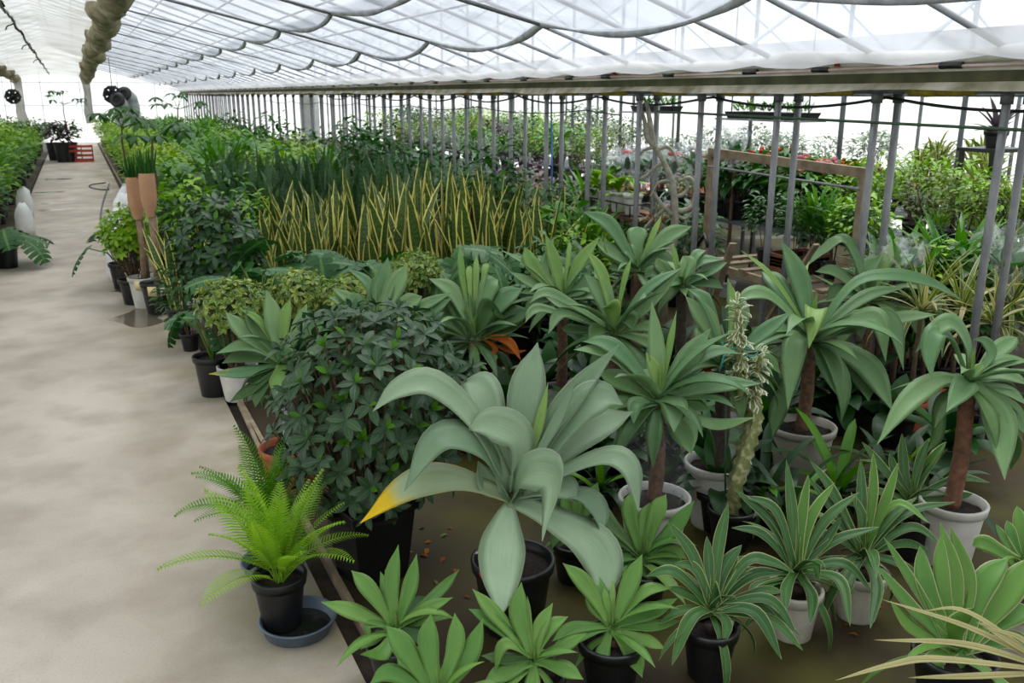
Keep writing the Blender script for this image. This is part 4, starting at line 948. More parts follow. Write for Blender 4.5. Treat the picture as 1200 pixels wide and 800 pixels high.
def monstera(label,px,py,f,n,rad,ll,group=None,seed=0,hz=.28,potm=None):
    rg=random.Random(seed); c_=atfwd(px,py,f); t=thing('potted_monstera',label,'monstera',(c_.x,c_.y,0),0,group); pot(t,.13,hz,potm or M['black'])
    for k in range(n):
        a=k*2.39996+rg.uniform(-.3,.3); q=(k+.6)/n; r=rad*math.sqrt(q); z=c_.z+rg.uniform(-.10,.10)-.18*q
        tip=Vector((r*math.cos(a),r*math.sin(a),z)); s=ll*rg.uniform(.75,1.15)
        MB().tube([(0,0,hz-.05),Vector((r*.4*math.cos(a),r*.4*math.sin(a),z*.75+.05)),tip],[.009,.008,.006],5,False).build('petiole',M['stem'],t)
        put('leaf',ML[k%3],t,tip,a,R(rg.uniform(-55,5)),s,rg.uniform(-.45,.45))
for k,(px,py,f) in enumerate(((330,290,7.0),(372,304,6.8),(415,300,6.9),(452,306,6.7),(498,296,7.1),(530,304,6.7),(572,296,7.0),(612,303,6.8),(648,300,6.9),(300,318,6.4),(560,312,6.3))):
    monstera('dark green monstera with deeply cut leaves in the band before the sword plants',px,py,f,9,.34,.30,'monsteras before the sword plants',400+k)
monstera('monstera beside the path with large cut leaves near the cream-splashed schefflera',243,350,5.9,6,.22,.26,seed=420)
monstera('monstera reaching one cut leaf out over the path beside the coiled hose',138,272,9.4,6,.36,.30,seed=421)
monstera('monstera in black pot hanging over the left path edge',3,262,10.6,10,.36,.36,seed=422,hz=.34)
# ------------------------------------------------------------------ two palms wrapped in brown card
def wrapped(label,px0,py0,px1,py1,f,potm,lab2):
    b_=atfwd(px0,py0,f); t=thing('wrapped_palm',label,'plant',(b_.x,b_.y,0)); base=Vector((b_.x,b_.y,0)); top=atfwd(px1,py1,f)-base
    pot(t,.15,.30,potm)
    ax=(top-Vector((0,0,.26))).normalized()
    MB().tube([(0,0,.26),Vector((0,0,.26)).lerp(top,.5)+Vector((.01,0,0)),top],[.030,.026,.024],10).build('trunk',M['palm_trunk'],t)
    MB().tube([(.04,.05,.26),(.05,.06,.9)],[.018,.014],8).build('stake',M['wood'],t)
    cone=MB(); h=.36
    cone.tube([top-ax*.04,top+ax*.06,top+ax*.13,top+ax*h],[.035,.06,.072,.070],14,False); cone.build('card_wrap',M['paper'],t)
    lf=libleaf('grass',.05,6,.3,M['g_deep'],5,False)
    for k in range(46):
        a=k*2.39996; put('leaf',lf,t,top+ax*(h-.1)+Vector((.052*math.cos(a),.052*math.sin(a),0)),a,R(rnd.uniform(80,90)),rnd.uniform(.22,.36),rnd.uniform(-1,1))
    o=MB().box((-.04,-.003,-.045),(.04,.003,.045)).build('price_tag',M['tag_yellow'],t); o.location=(-.06,-.16,.24); o.rotation_euler=(.1,0,-.4)
    o=MB().box((-.02,-.003,-.045),(.02,.003,.045)).build('price_tag',M['tag_white'],t); o.location=(.03,-.165,.24); o.rotation_euler=(.1,0,.1)
wrapped('tall palm with leaves bundled in brown card, leaning trunk in white pot',172,352,161,252,8.55,M['white_pot'],'')
wrapped('tall palm with leaves bundled in brown card, upright trunk in black pot',187,358,176,249,8.3,M['black'],'')
# white plastic-wrapped pots and bags beside the path
def bag(name,label,p,rx,ry,h,mat,group=None,seed=0):
    rg=random.Random(seed); b=MB(); n=14
    rows=[]
    for a in range(8):
        u=a/7; s=(1,1.06,1.08,1.04,1,.92,.75,.35)[a]
        rows.append([b.vert(((rx*s*(1+.10*rg.uniform(-1,1)))*math.cos(6.2832*j/n),(ry*s*(1+.10*rg.uniform(-1,1)))*math.sin(6.2832*j/n),h*u*(1+.04*rg.uniform(-1,1)) if a else 0)) for j in range(n)])
    for a in range(7):
        for j in range(n): b.f.append([rows[a][j],rows[a][(j+1)%n],rows[a+1][(j+1)%n],rows[a+1][j]])
    b.f.append(rows[-1]); b.f.append(rows[0][::-1])
    return tag(b.build(name,mat,loc=(p.x,p.y,0)),label,'bag',group)
for k,(px,py,f,h) in enumerate(((140,262,9.9,.62),(141,250,10.6,.72),(146,243,11.3,.8),(150,236,12.0,.85))):
    p=atfwd(px,py,f); bag('white_bag','white plastic bag standing in the row behind the rounded fresh green bush',Vector((p.x,p.y,0)),.17,.17,h,M['white'],'white bags beside the path',k)
for k,(px,py,f,h) in enumerate(((27,250,13.2,.46),(29,237,15.2,.5))):
    p=atz(px,py,0); p=atfwd(px,py,f); bag('white_bag','crumpled white bag standing at the edge of the bed opposite the wrapped palms',Vector((p.x,p.y,0)),.12,.12,h,M['white'],'white bags opposite',k+9)

# ------------------------------------------------------------------ background plants: prototypes, then copies
def canopy(kind,n,rx,rz,h,ll,ratio,lk,rg,tuft=1):
    b=MB()
    for k in range(n):
        z=1-1.7*(k+.5)/n; a=k*2.39996; r=math.sqrt(max(0,1-z*z)); s=rg.uniform(.55,1.08)
        p=Vector((rx*r*math.cos(a)*s,rx*r*math.sin(a)*s,h+rz*z*s))
        for j in range(tuft):
            az=a+rg.uniform(-.7,.7)+j*2.1; el=R(rg.uniform(-20,50) if kind!='up' else rg.uniform(35,85)); L_=ll*rg.uniform(.7,1.2)
            m=Matrix.Translation(p)@Matrix.Rotation(az,4,'Z')@Matrix.Rotation(-el,4,'Y')
            pts=[m@v for v in arc(L_,0,R(rg.uniform(20,70)),3)]
            add_leaf(b,pts,m.to_3x3()@Matrix.Rotation(rg.uniform(-.4,.4),3,'X')@Vector((0,1,0)),L_*ratio/2,lk,.25,0,rg.random(),0,False)
    return b
PROTO={}
def proto(key,name,mat,kind,n,rx,rz,h,ll,ratio,lk='oval',tuft=1,potm='black',stems=5,seed=0,flower=None,hp=.26):
    rg=random.Random(seed); t=thing(name,'','plant',(0,0,0))
    pot(t,.14,hp,M[potm])
    canopy(kind,n,rx,rz,h,ll,ratio,lk,rg,tuft).build('foliage',M[mat],t,kind='stuff')
    b=MB()
    for k in range(stems):
        a=k*2.4; b.tube([(.03*math.cos(a),.03*math.sin(a),hp-.05),(rx*.25*math.cos(a),rx*.25*math.sin(a),h*.7),(rx*.5*math.cos(a),rx*.5*math.sin(a),h+rz*.3)],[.010,.008,.004],5,False)
    b.build('stems',M['twig'],t,kind='stuff')
    if flower:
        f=MB()
        for k in range(flower[1]):
            a=k*2.39996; r=rx*.8*math.sqrt(rg.random()); f.blob((r*math.cos(a),r*math.sin(a),h+rz*rg.uniform(.5,1.1)),flower[2],flower[2],flower[2]*.8,6,4,.2)
        f.build('flowers',M[flower[0]],t,kind='stuff')
    PROTO[key]=[t,False]
proto('broad','broad_leaved_bush','g_mid','side',150,.42,.42,.85,.20,.5,seed=1)
proto('lime','yellow_green_bush','g_lime','side',330,.40,.45,.80,.10,.45,tuft=1,seed=2)
proto('bright','fresh_green_bush','g_bright','side',260,.42,.40,.85,.13,.42,seed=3)
proto('deep','dark_green_bush','g_deep','side',240,.42,.46,.85,.15,.42,seed=4)
proto('blue','bluish_bush','g_bluish','side',170,.45,.36,.85,.20,.38,seed=5)
proto('arch','arching_palm','g_mid','up',110,.22,.30,.75,.50,.09,'grass',seed=6)
proto('tall','tall_leafy_plant','g_deep','side',170,.34,.70,1.15,.20,.36,seed=7)
proto('olive','olive_bush','g_olive','side',280,.40,.38,.75,.10,.4,seed=8)
proto('bronze','bronze_leaved_plant','g_bronze','side',200,.36,.34,.80,.14,.4,seed=9)
proto('silver','silvery_plant','g_silver','side',200,.36,.30,.70,.14,.38,seed=10)
proto('cream','cream_edged_dracaena','g_cream','up',110,.22,.36,.70,.36,.13,'grass',seed=11)
proto('purple','purple_leaved_plant','g_purple','side',180,.34,.40,.95,.14,.45,seed=12)
proto('fl_orange','orange_flowering_plant','g_deep','side',160,.24,.20,.38,.15,.4,flower=('f_orange',10,.026),hp=.18,seed=13,potm='black')
proto('fl_red','red_flowering_plant','g_deep','side',140,.24,.18,.40,.16,.4,flower=('f_redf',8,.024),hp=.18,seed=14,potm='black')
proto('fl_pink','pink_flowering_plant','g_mid','side',140,.24,.18,.38,.13,.4,flower=('f_pink',22,.028),hp=.18,seed=15,potm='black')
proto('succ','small_rosette_succulent','g_silver','up',60,.13,.10,.22,.13,.28,'spoon',stems=0,hp=.13,seed=16,potm='black')
proto('grass','grassy_tuft','g_bright','up',110,.13,.10,.26,.28,.06,'grass',stems=0,hp=.15,seed=17,potm='black')
proto('seed','brown_potted_seedling','f_salmon','side',60,.12,.09,.24,.09,.4,hp=.13,seed=18,potm='black')
def putp(key,loc,s,label,group,cat='plant',rz=None):
    t,used=PROTO[key]; rz=rnd.uniform(0,6.28) if rz is None else rz
    if not used:
        t.location=loc; t.rotation_euler=(0,0,rz); t.scale=(s,s,s); t['label']=label; t['group']=group; t['category']=cat; PROTO[key][1]=True; return t
    o=copy_tree(t,loc,rz,s,label,group); o['category']=cat; return o
BL={'broad':'broad-leaved green bush','lime':'yellow-green small-leaved bush','bright':'fresh green bush','deep':'dark green bush','blue':'bluish green bush with hanging leaves','arch':'palm-like plant with narrow arching leaves','tall':'tall dark leafy plant','olive':'olive green bush','bronze':'bronze-leaved plant','silver':'silvery-leaved plant','cream':'dracaena with cream-edged leaves','purple':'dark purple-leaved plant'}
# bed of the near bay beyond the sword plants
y=10.0; row=0
while y<41:
    step=.74+.02*(y-10); x=1.02+(row%2)*.28
    while x<4.15:
        e=rnd.random()
        if y<12.6 and 1.5<x<4.0: pass
        else:
            if x<1.5: k=('lime' if 15<y<26 else 'broad' if y<15 else 'bright') if e<.7 else 'bright'
            elif x>3.4: k=rnd.choice(('deep','broad','arch','tall','deep'))
            else: k=rnd.choice(('broad','bright','blue','broad','lime','broad','arch','lime','bright'))
            s=rnd.uniform(.82,1.12)*(1.0 if y<25 else .95)
            if k=='tall': s*=.85
            if not (x>3.7 and 19.8<y<22.8): putp(k,(x+rnd.uniform(-.1,.1),y+rnd.uniform(-.12,.12),0),s,BL[k]+' in the long bed beyond the sword plants',BL[k]+' of the long bed','bush')
        x+=.72+.012*(y-10)
    y+=step; row+=1
# between the near agaves and the poles, and around the monsteras
for px,py,f,k,s in ((655,240,8.3,'broad',.85),(680,255,7.7,'bright',.75),(650,275,7.2,'deep',.7),(690,235,8.0,'arch',.8),(655,215,9.2,'deep',.9),(690,275,6.6,'deep',.6),(640,200,10.2,'tall',.85),(455,200,12.5,'tall',.9),(425,190,13.2,'tall',.95),(490,190,11.5,'deep',1.0),(530,190,10.8,'deep',.95),(560,200,10.5,'broad',.9),(590,200,10.2,'deep',.9),(620,210,10.0,'cream',.8)):
    p=atfwd(px,py,f)
    if p.x>4.2: p.x=4.1
    putp(k,(p.x,p.y,0),s,BL[k]+' between the sword plants and the grey poles',BL[k]+' beside the grey poles','bush')
for px,py,f,k,s in ((215,320,7.0,'deep',.55),(225,262,8.9,'bright',.6),(235,240,9.4,'broad',.75),(275,255,9.0,'broad',.65),(290,240,9.6,'bright',.8),(205,245,9.8,'blue',.8),(262,235,9.9,'blue',.85)):
    p=atfwd(px,py,f); putp(k,(p.x,p.y,0),s,BL[k]+' just behind the wrapped palms',BL[k]+' behind the wrapped palms','bush')
# left bed across the path
y=7.5
while y<38:
    for x in (-1.35,-2.0,-2.7,-3.5):
        k=rnd.choice(('deep','bright','broad','arch','bright')) if x>-1.8 else rnd.choice(('broad','bright','lime','deep'))
        s=rnd.uniform(.72,.95)*(1 if x>-1.8 else 1.15)
        if y<11.5 and x>-1.6: continue
        putp(k,(x+rnd.uniform(-.08,.08),y+rnd.uniform(-.1,.1),0),s,BL[k]+' in the bed across the path from the wrapped palms',BL[k]+' across the path','bush')
    y+=.75+.02*(y-8)
p=atfwd(38,160,16.5); putp('bright',(-1.55,p.y,0),1.3,'tallest fresh green bush across the path, rising above its neighbours','tall bush across the path','bush')
# tall bare-stemmed plants with umbrella leaves
def umbrella(label,px0,f,h,nw,seed,spread=.35):
    rg=random.Random(seed); g=atfwd(px0,300,f); t=thing('umbrella_tree',label,'plant',(g.x,g.y,0)); pot(t,.14,.28,M['black'])
    MB().tube([(0,0,.24),(.02,.01,h*.5),(-.02,.02,h*.85),(0,0,h)],[.022,.018,.014,.01],8).build('trunk',M['twig'],t)
    lf=libleaf('oval',.36,40,.2,M['g_deep'],5,False)
    for k in range(nw):
        a=k*2.39996; e=R(rg.uniform(5,70)); tip=Vector((spread*math.cos(a)*math.cos(e),spread*math.sin(a)*math.cos(e),h+spread*math.sin(e)*.7))
        MB().tube([(0,0,h-.04),tip],[.006,.004],4,False).build('leaf_stalk',M['stem'],t)
        for j in range(6): put('leaf',lf,t,tip,a+j*1.047,R(rg.uniform(-25,0)),rg.uniform(.15,.24))
umbrella('slim umbrella tree with bare dark stem rising beside the wrapped palms',193,10.2,1.55,9,1)
umbrella('forked umbrella tree behind the wrapped palms with drooping leaves',160,12.2,1.62,9,2)
umbrella('umbrella tree with dark leaves standing at the far end of the path',97,28,1.75,8,3,.6)
umbrella('umbrella tree rising above the far end of the long bed',225,19,1.75,8,4,.5)
# black bags, red crates at the far end of the path
for k,(px,f) in enumerate(((66,28.8),(75,28.0),(84,28.9))):
    p=atfwd(px,190,f); t=thing('tub_plant','dark leafy plant in a tall black tub at the far end of the path','plant',(p.x,p.y,0),k,'black tubs at the path end'); pot(t,.24,.55,M['black'])
    canopy('side',130,.28,.36,.85,.22,.4,'oval',rnd).build('foliage',M['g_purple' if k==1 else 'g_deep'],t,kind='stuff')
def crate(label,p,w,d,h,mat,group=None):
    t=thing('slatted_crate',label,'crate',p)
    MB().box((-w/2,-d/2,0),(w/2,d/2,.02)).build('bottom',mat,t,smooth=False)
    for k in range(4):
        z=.03+k*(h-.05)/3.3
        for s in (-1,1):
            MB().box((-w/2,s*d/2-.008,z),(w/2,s*d/2+.008,z+.05)).build('slat',mat,t,smooth=False)
            MB().box((s*w/2-.008,-d/2,z),(s*w/2+.008,d/2,z+.05)).build('slat',mat,t,smooth=False)
    for a in (-1,1):
        for b in (-1,1): MB().box((a*(w/2-.012)-.015,b*(d/2-.012)-.015,0),(a*(w/2-.012)+.015,b*(d/2-.012)+.015,h)).build('corner_post',mat,t,smooth=False)
    return t
for px,lab in ((100,'red slatted crate at the far end of the path under the umbrella tree'),(87,'red slatted crate at the far end of the path next to the black tubs')):
    p=atfwd(px,190,28.2); crate(lab,(p.x,p.y,0),.5,.4,.5,M['red'])
# hoses on the path edge
def hose(name,label,pts,r,mat):
    w=[atz(a,b,r+.001) for a,b in pts]; tag(MB().tube(catmull(w,60),r,8).build(name,mat),label,'hose')
hose('water_hose','grey hose looping out beside the wrapped palms at the path edge',((128,215),(121,235),(118,258),(127,282),(137,292),(140,305),(152,309),(162,302)),.014,M['galv_dark'])
hose('water_hose','second grey hose curving next to the first beside the wrapped palms',((133,282),(141,296),(146,306),(160,306)),.014,M['hem'])
hose('water_hose','dark rubber hose loop by the white palm pot',((160,325),(143,326),(138,331),(146,336),(162,333)),.016,M['twig'])
hose('water_hose','dark hose lying across the far path edge',((124,214),(108,216),(105,219),(118,222),(128,222)),.012,M['black_soft'])
# puddles on the path
def puddle(px,py,rx,ry,seed):
    rg=random.Random(seed); c_=atz(px,py,.0015); b=MB(); n=26; ph=rg.uniform(0,6)
    b.f.append([b.vert((rx*(1+.25*math.sin(3*a+ph)+.12*math.sin(5*a))*math.cos(a),ry*(1+.2*math.sin(2*a+ph))*math.sin(a),0)) for a in [6.2832*j/n for j in range(n)]])
    m=M.get('puddle')
    if not m:
        m,nt,p,o=newmat('wet_concrete'); p.inputs['Base Color'].default_value=srgb(104,95,78); p.inputs['Roughness'].default_value=.12; M['puddle']=m
    o=tag(b.build('puddle',m,loc=c_),'thin dark puddle on the concrete path','puddle','puddles on the path'); return o
for k,(px,py,rx,ry) in enumerate(((165,372,.22,.34),(128,297,.2,.12),(150,340,.14,.1),(66,238,.3,.12),(62,246,.26,.1),(80,272,.25,.06),(60,225,.3,.15),(66,210,.3,.25))): puddle(px,py,rx,ry,k)
# pots along the near left of the long bed seen between leaves
for px,py,pm_,lab in ((233,372,'white_pot','white pot'),(215,345,'white_pot','white pot'),(165,333,'white_pot','white pot')):
    p=atz(px,py+14,0); t=thing('empty_pot','tall white plastic pot at the bed edge behind the wrapped palm pots','pot',(p.x,p.y,0),0,'white pots at the bed edge'); pot(t,.12,.26,M[pm_])
# fallen dead leaves on the mossy floor
dl=libleaf('oval',.5,40,.4,M['dead'],4,False); dm=libleaf('oval',.5,60,.4,M['g_olive'],4,False)
for k in range(34):
    px=rnd.uniform(440,1050); py=rnd.uniform(600,790)
    if k<12: px=rnd.uniform(480,560); py=rnd.uniform(610,720)
    p=atz(px,py,.006)
    if p.x<.82: continue
    o=put('fallen_leaf',dl if k%3 else dm,None,p,rnd.uniform(0,6),.1,rnd.uniform(.025,.05),rnd.uniform(-.4,.4)); tag(o,'small fallen dead leaf on the mossy floor among the agave pots','leaf','fallen leaves')

# ------------------------------------------------------------------ second bay: shelves, benches and their plants
# wooden frame rack just behind the poles
t=thing('wooden_rack','weathered wooden frame rack with a metal rail behind the grey poles','rack',(4.95,4.7,0))
def wb_(name,p,q,w,h,m='wood'): return MB().bar(p,q,w,h).build(name,M[m],t,smooth=False)
for x in (0,.75):
    for yy in (0,1.72):
        wb_('post',(x,yy,0),(x,yy,(1.46+.05*(yy>1)) if x==0 else .56),.05,.05)
    if x==0: wb_('top_rail',(x,-.03,1.47),(x,1.75,1.52),.04,.07)
    wb_('lower_rail',(x,-.03,.52),(x,1.75,.54),.04,.06)
for k,yy in enumerate((.0,.3,.6,.9,1.2,1.5,1.72)): wb_('shelf_slat',(-.02,yy,.57),(.78,yy,.57),.09,.018)
MB().tube([(-.03,0,1.36),(-.03,1.72,1.40)],.010,6).build('metal_rail',M['galv'],t)
# leaning boards and a slatted box
tag(MB().bar((4.78,5.55,.0),(4.86,5.0,.93),.06,.02).build('leaning_board',M['wood'],smooth=False),'weathered board leaning against the wooden frame rack','board')
tag(MB().bar((4.80,6.2,.0),(4.86,5.95,.80),.07,.02).build('leaning_board',M['wood'],smooth=False),'shorter board leaning beside the twin poles at the rack end','board')
crate('small wooden slatted box on the frame rack\'s lower shelf',(5.22,4.86,.58),.30,.26,.24,M['wood'])
crate('brown slatted tray on the rack shelf beside the twin poles',(5.28,5.62,.58),.42,.32,.14,M['wood_red'])
# brown bench with white pots, left of the driftwood
def bench(label,p,lx,ly,h,slats,mat,leg='galv_dark',group=None,name='plant_bench'):
    t=thing(name,label,'bench',p,0,group)
    for k in range(slats):
        x=-lx/2+lx*(k+.5)/slats; MB().box((x-lx/slats*.42,-ly/2,h-.03),(x+lx/slats*.42,ly/2,h)).build('slat',M[mat],t,smooth=False)
    n=max(2,int(ly/1.6)+1)
    for k in range(n):
        yy=-ly/2+.06+(ly-.12)*k/(n-1)
        MB().box((-lx/2,yy-.02,h-.07),(lx/2,yy+.02,h-.031)).build('crossbar',M[leg],t,smooth=False)
        for s in (-1,1): MB().box((s*(lx/2-.05)-.02,yy-.02,0),(s*(lx/2-.05)+.02,yy+.02,h-.03)).build('leg',M[leg],t,smooth=False)
    return t
bench('brown board bench carrying white pots in a black tray behind the poles',(5.05,8.0,0),.5,1.3,.83,3,'wood_red')
ct=thing('pot_carrier','black wire carrier holding the white pots on the brown bench','carrier',(4.95,8.0,.83))
for z in (.01,.12): MB().tube([(-.12,-.5,z),(.12,-.5,z),(.12,.5,z),(-.12,.5,z),(-.12,-.5,z)],.008,5,False).build('wire_ring',M['black'],ct)
for yy in (-.5,-.25,0,.25,.5):
    for x in (-.12,.12): MB().tube([(x,yy,.0),(x,yy,.12)],.008,5).build('wire_upright',M['black'],ct)
for k,yy in enumerate((-.36,-.1,.14,.36)):
    t=thing('white_potted_plant','white pot with leafy green plant in the black wire carrier','plant',(4.95,8.0+yy,.842),0,'white pots in the carrier')
    pot(t,.095,.20,M['white_pot'])
    lf=libleaf('oval',.45,40,.2,M['g_bright'],5,False)
    for j in range(26 if k!=0 else 10): put('leaf',lf,t,(0,0,.16+rnd.uniform(0,.16)),j*2.39996,R(rnd.uniform(0,75)),rnd.uniform(.12,.20))
# driftwood branch with air plants
bp=atfwd(780,285,8.0); dw=thing('driftwood_branch','pale twisted driftwood branch tied upright with dry leaves behind the poles','driftwood',(bp.x,bp.y,0))
def dp(x,y,q=0): return atfwd(x,y,8.0-q)-Vector((bp.x,bp.y,0))
def limb(r,*p): 
    w=[dp(*q) for q in p]; MB().tube(catmull(w,16),[r*(1-.5*k/16) for k in range(17)],7).build('limb',M['drift'],dw)
MB().tube([(0,0,0),(0,0,.4),dp(788,285)],[.05,.045,.04],8).build('limb',M['drift'],dw)
limb(.04,(788,290),(791,250),(788,215),(778,190),(768,172)); limb(.03,(768,172),(758,160),(756,145),(752,130)); limb(.03,(766,170),(763,150),(760,132),(758,118))
limb(.028,(790,245),(800,247),(812,240),(815,220),(808,208),(795,212)); limb(.022,(789,230),(800,228),(806,218),(800,205)); limb(.025,(788,252),(776,240),(770,232),(765,225)); limb(.02,(778,190),(768,196),(758,205),(750,210))
limb(.02,(784,240),(770,252),(760,262),(755,270)); limb(.02,(790,250),(802,256),(812,248)); limb(.018,(768,172),(755,176),(748,185)); limb(.018,(786,212),(772,214),(762,230)); limb(.02,(770,175),(782,172),(790,180),(796,196))
for k in range(26):
    put('dry_leaf',libleaf('grass',.08,20,.2,M['g_silver'] if k%3 else M['dead'],4,False),dw,dp(rnd.uniform(762,776),rnd.uniform(225,270)),rnd.uniform(0,6),R(rnd.uniform(-80,60)),rnd.uniform(.15,.3))
# benches of the second bay
for k,(x,y,ly) in enumerate(((6.35,6.2,7.5),(8.1,8.0,11),(9.75,8.0,12))): bench(('long slatted plant bench closest behind the wooden frame rack','long slatted plant bench in the middle of the second bay','long slatted plant bench along the white side wall')[k],(x,y,0),1.1,ly,.78,6,'galv_dark')
for k,(x,y,ly) in enumerate(((6.35,15.5,10.4),(8.1,19,10.4),(9.75,20,11))): bench(('slatted plant bench in the first row further down the second bay','slatted plant bench in the middle row further down the second bay','slatted plant bench along the wall further down the second bay')[k],(x,y,0),1.1,ly,.78,6,'galv_dark')
H=.78
def fill(x,y0,y1,keys,dx,step,smin,smax,place,nx=2):
    y=y0
    while y<y1:
        for j in range(nx):
            k=rnd.choice(keys); s=rnd.uniform(smin,smax)
            lab,gr={'fl_orange':('orange-flowered potted plant',1),'fl_red':('red-flowered potted plant',1),'fl_pink':('pink-flowered potted plant',1),'succ':('small grey rosette succulent',1),'grass':('tuft of grassy leaves in a pot',1),'seed':('small potted plant with salmon leaves',1)}.get(k,(BL.get(k),1))
            putp(k,(x-dx+2*dx*(j+.5)/nx+rnd.uniform(-.05,.05),y+rnd.uniform(-.04,.04),H+.001),s,lab+' on the '+place,lab+' row on the '+place)
        y+=step
b1='bench closest behind the frame rack'; b2='middle bench of the second bay'; b3='bench along the white side wall'
fill(6.35,2.7,4.6,('grass','cream','grass','bright'),.5,.36,.48,.62,b1,3)
fill(6.35,4.7,6.3,('bright','grass','olive'),.5,.36,.5,.62,b1,3)
fill(6.35,6.4,7.9,('fl_orange','fl_red','fl_pink'),.5,.28,1.0,1.15,b1,3)
fill(6.35,8.0,9.8,('fl_pink','silver','seed'),.5,.34,.5,.65,b1,3)
fill(8.1,3.0,7,('grass','succ','succ','cream'),.5,.36,.55,.7,b2,3)
fill(8.1,7.0,13.2,('grass','fl_pink','seed','silver','succ','fl_orange'),.5,.42,.55,.7,b2,3)
fill(9.75,2.5,13.5,('succ','grass','seed','succ','silver'),.5,.46,.6,.8,b3,3)
fill(6.35,10.6,20.5,('silver','deep','purple','cream','olive','broad','bright'),.5,.6,.5,.75,'first bench row further down the second bay')
fill(8.1,14,24,('deep','bright','broad','bronze','silver'),.5,.75,.5,.8,'middle bench row further down the second bay')
fill(9.75,15,25,('bright','deep','lime'),.5,.85,.5,.8,'wall bench row further down the second bay')
# floor plants just behind the poles
for px,py,f,k,s in ((600,230,10.2,'cream',.8),(560,225,10.9,'cream',.85),(625,215,9.8,'olive',.85),(580,210,11.2,'purple',1.0),(665,215,9.6,'deep',.85),(672,230,9.3,'olive',.8),(640,190,10.6,'bronze',.95),(690,210,9.9,'arch',.9),(540,205,12.0,'silver',.9),(520,190,13.0,'deep',1.0),(480,180,14.5,'deep',1.0),(440,180,16,'broad',1.0),(400,170,18.5,'deep',1.05),(372,160,18.5,'tall',.9)):
    p=atfwd(px,py,f)
    if p.x<4.85: p.x=4.95
    putp(k,(p.x,p.y,0),s,BL[k]+' on the second bay floor behind the twin poles',BL[k]+' behind the twin poles','bush')
for px,py,f,k,s in ((870,270,7.2,'tall',.62),(850,250,7.6,'deep',.75),(900,265,7.0,'deep',.75),(935,260,6.9,'arch',.8),(965,270,6.6,'deep',.75),(1040,250,6.3,'deep',.8),(1075,240,6.4,'arch',.9),(1010,250,6.8,'deep',.75),(1110,250,6.2,'broad',.75),(1130,230,6.5,'cream',.9),(1060,220,7.0,'bright',.9),(1160,260,6.0,'olive',.8),(1190,250,6.0,'silver',.8),(1085,262,5.9,'bright',.85),(1060,270,5.8,'arch',.85),(1125,258,5.9,'deep',.85),(1150,245,6.3,'broad',.85),(990,230,7.4,'arch',.85),(1100,285,5.9,'deep',.65),(1050,300,5.9,'deep',.6),(790,260,8.6,'deep',.75),(820,250,8.4,'tall',.6),(745,225,9.2,'broad',.6)):
    p=atfwd(px,py,f)
    if p.x<4.8: p.x=4.85
    if p.x<5.95 and 4.3<p.y<5.0: p.y=4.28-.25*(5.0-p.y)
    if p.x<5.95 and 4.45<p.y<6.65:          # these stand on the rack's own shelf
        putp(k,(5.33,min(6.15,max(4.95,p.y)),.581),s*.62,BL[k]+' standing on the shelf of the wooden frame rack',BL[k]+' on the rack shelf','bush')
    else: putp(k,(p.x,p.y,0),s,BL[k]+' on the floor around the wooden frame rack',BL[k]+' around the frame rack','bush')
# clear-wrapped bouquets
for k,(px,py,f) in enumerate(((718,190,9.6),(735,183,9.9),(765,182,9.6),(790,185,9.3),(815,178,9.2),(1040,300,5.7),(1062,305,5.6),(750,188,9.7),(1185,290,5.4),(862,165,9.0))):
    p=atfwd(px,py,f); 
    g_=thing('wrapped_bouquet','potted plant in a crinkled clear plastic sleeve behind the poles','plant',(p.x,p.y,0),0,'clear-wrapped plants'); hz=max(.35,p.z-.18)
    pot(g_,.09,.16,M['white_pot'])
    MB().tube([(0,0,.12),(0,0,hz)],.02,6).build('stem',M['twig'],g_)
    lf=libleaf('oval',.4,30,.2,M['g_deep'],5,False)
    for j in range(8): put('leaf',lf,g_,(0,0,hz),j*2.4,R(rnd.uniform(45,85)),.22)
    if k<5:
        for j in range(3): MB().blob((.04*math.cos(j*2.1),.04*math.sin(j*2.1),hz+.22),.03,.03,.025).build('flower',M['f_redf' if k%2 else 'f_whitef'],g_)
    MB().grid(lambda u,v:((.06+.07*v+.012*math.sin(u*38+v*5))*math.cos(u*6.2832),(.06+.07*v+.012*math.sin(u*29+v*7))*math.sin(u*6.2832),hz-.12+v*(.42+.04*math.sin(u*19))),30,5).build('plastic_sleeve',M['clear'],g_)
# high tray shelves hung in the second bay
def hishelf(label,x,y,z,ly,key):
    t=thing('hanging_shelf',label,'shelf',(x,y,z))
    MB().box((-.2,-ly/2,-.02),(.2,ly/2,0)).build('board',M['galv'],t,smooth=False)
    for a in (-ly/2+.05,ly/2-.05): MB().tube([(0,a,0),(0,a,slope2(x)-z-.03)],.008,5).build('hanger',M['black'],t)
    n=int(ly/.42)
    for k in range(n):
        yy=-ly/2+.21+.42*k; tr=thing('seedling_tray','black seedling tray of small plants on the '+key,'tray',(x,y+yy,z),0,'trays on the '+key)
        b=MB(); b.lathe([(.001,0),(.20,0),(.235,.07),(.24,.075),(.225,.07),(.19,.03),(.001,.03)],4); o=b.build('tray',M['black'],tr,smooth=False); o.rotation_euler=(0,0,R(45))
        canopy('up',70,.15,.05,.10,.09,.3,'oval',rnd).build('seedlings',M['g_deep' if k%2 else 'g_mid'],tr,kind='stuff')
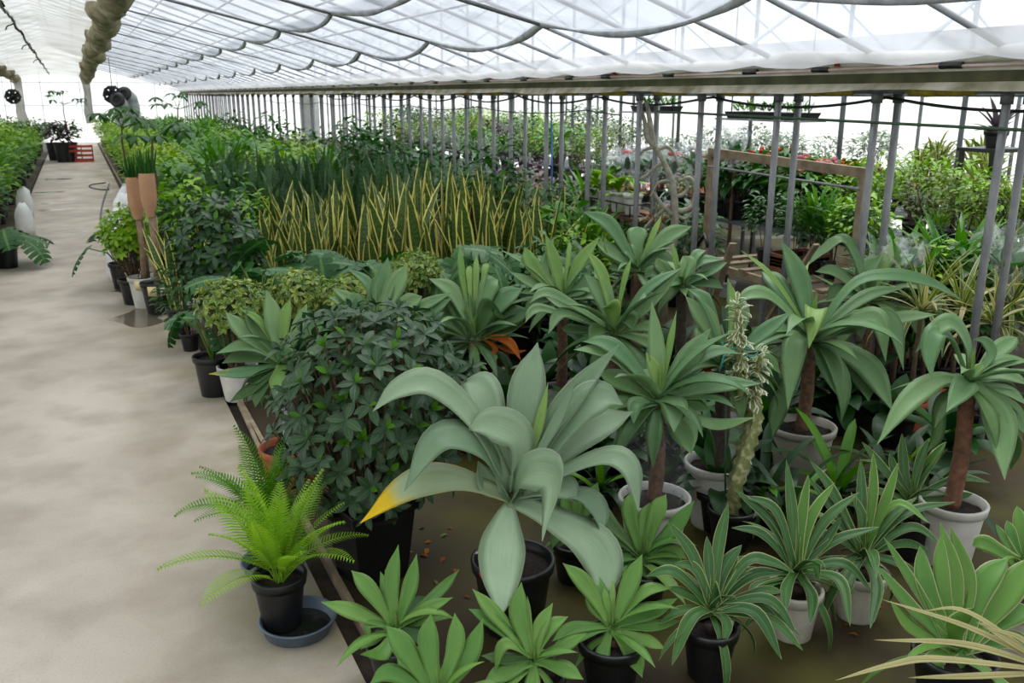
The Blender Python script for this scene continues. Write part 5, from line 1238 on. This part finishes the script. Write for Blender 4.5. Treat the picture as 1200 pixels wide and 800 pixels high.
hishelf('high hanging shelf of trays left of the tall middle post',7.0,10.4,1.78,1.0,'hanging shelf by the white pots')
hishelf('high hanging shelf of trays above the orange flowers',6.9,8.0,1.74,1.35,'hanging shelf above the orange flowers')
# thin posts of the second bay
pm2=MB().tube([(0,0,0),(0,0,1)],.024,8).mesh('post',M['galv_dark'])
for k,yy in enumerate([2.9+1.45*j for j in range(20)]):
    o=link('post',pm2,r2); o.location=(7.25,yy,0); o.scale=(1,1,slope2(7.25)-.05)
    o=link('post',pm2,r2); o.location=(BX-.08,yy+.4,0); o.scale=(1,1,2.2)
MB().tube([(7.25,0,2.0),(7.25,32,2.0)],.02,8).build('tie_pipe',M['galv_dark'],r2)
# dark plant on a black stand at the right edge
p=atfwd(1165,175,7.6); st=thing('plant_stand','black metal plant stand beyond the right-hand poles','stand',(p.x,p.y,0)); hz=atfwd(1165,173,7.6).z
MB().box((-.22,-.18,hz-.03),(.22,.18,hz)).build('top',M['black'],st,smooth=False)
for a in (-1,1):
    for b in (-1,1): MB().box((a*.19-.015,b*.15-.015,0),(a*.19+.015,b*.15+.015,hz-.03)).build('leg',M['black'],st,smooth=False)
q=Vector((p.x,p.y,0)); cc=thing('dark_aloe','dark spiky aloe on the black metal stand','plant',(p.x,p.y,hz)); pot(cc,.09,.14,M['black'])
for k in range(20): put('leaf',libleaf('grass',.16,25,.4,M['g_purple'],6,False),cc,(0,0,.12),k*2.39996,R(rnd.uniform(10,80)),rnd.uniform(.2,.34))
# black pipe and blue cord in front of the second bay
tag(MB().tube([atx(830,290,4.72),atx(826,275,4.72)-Vector((0,0,0)),atx(808,300,4.70)],.018,6).build('black_pipe',M['black']),'short black pipe leaning by the twin poles under the rack end','pipe')
tag(MB().tube([(GX+.06,8.45,.0),(GX+.06,8.45,1.2),(GX+.05,8.47,2.0)],.010,6).build('blue_cord',M['blue']),'light blue cord hanging down beside a grey pole','cord')
for k in list(PROTO):
    if not PROTO[k][1]:
        t=PROTO[k][0]
        for ch in list(t.children): bpy.data.objects.remove(ch)
        bpy.data.objects.remove(t)
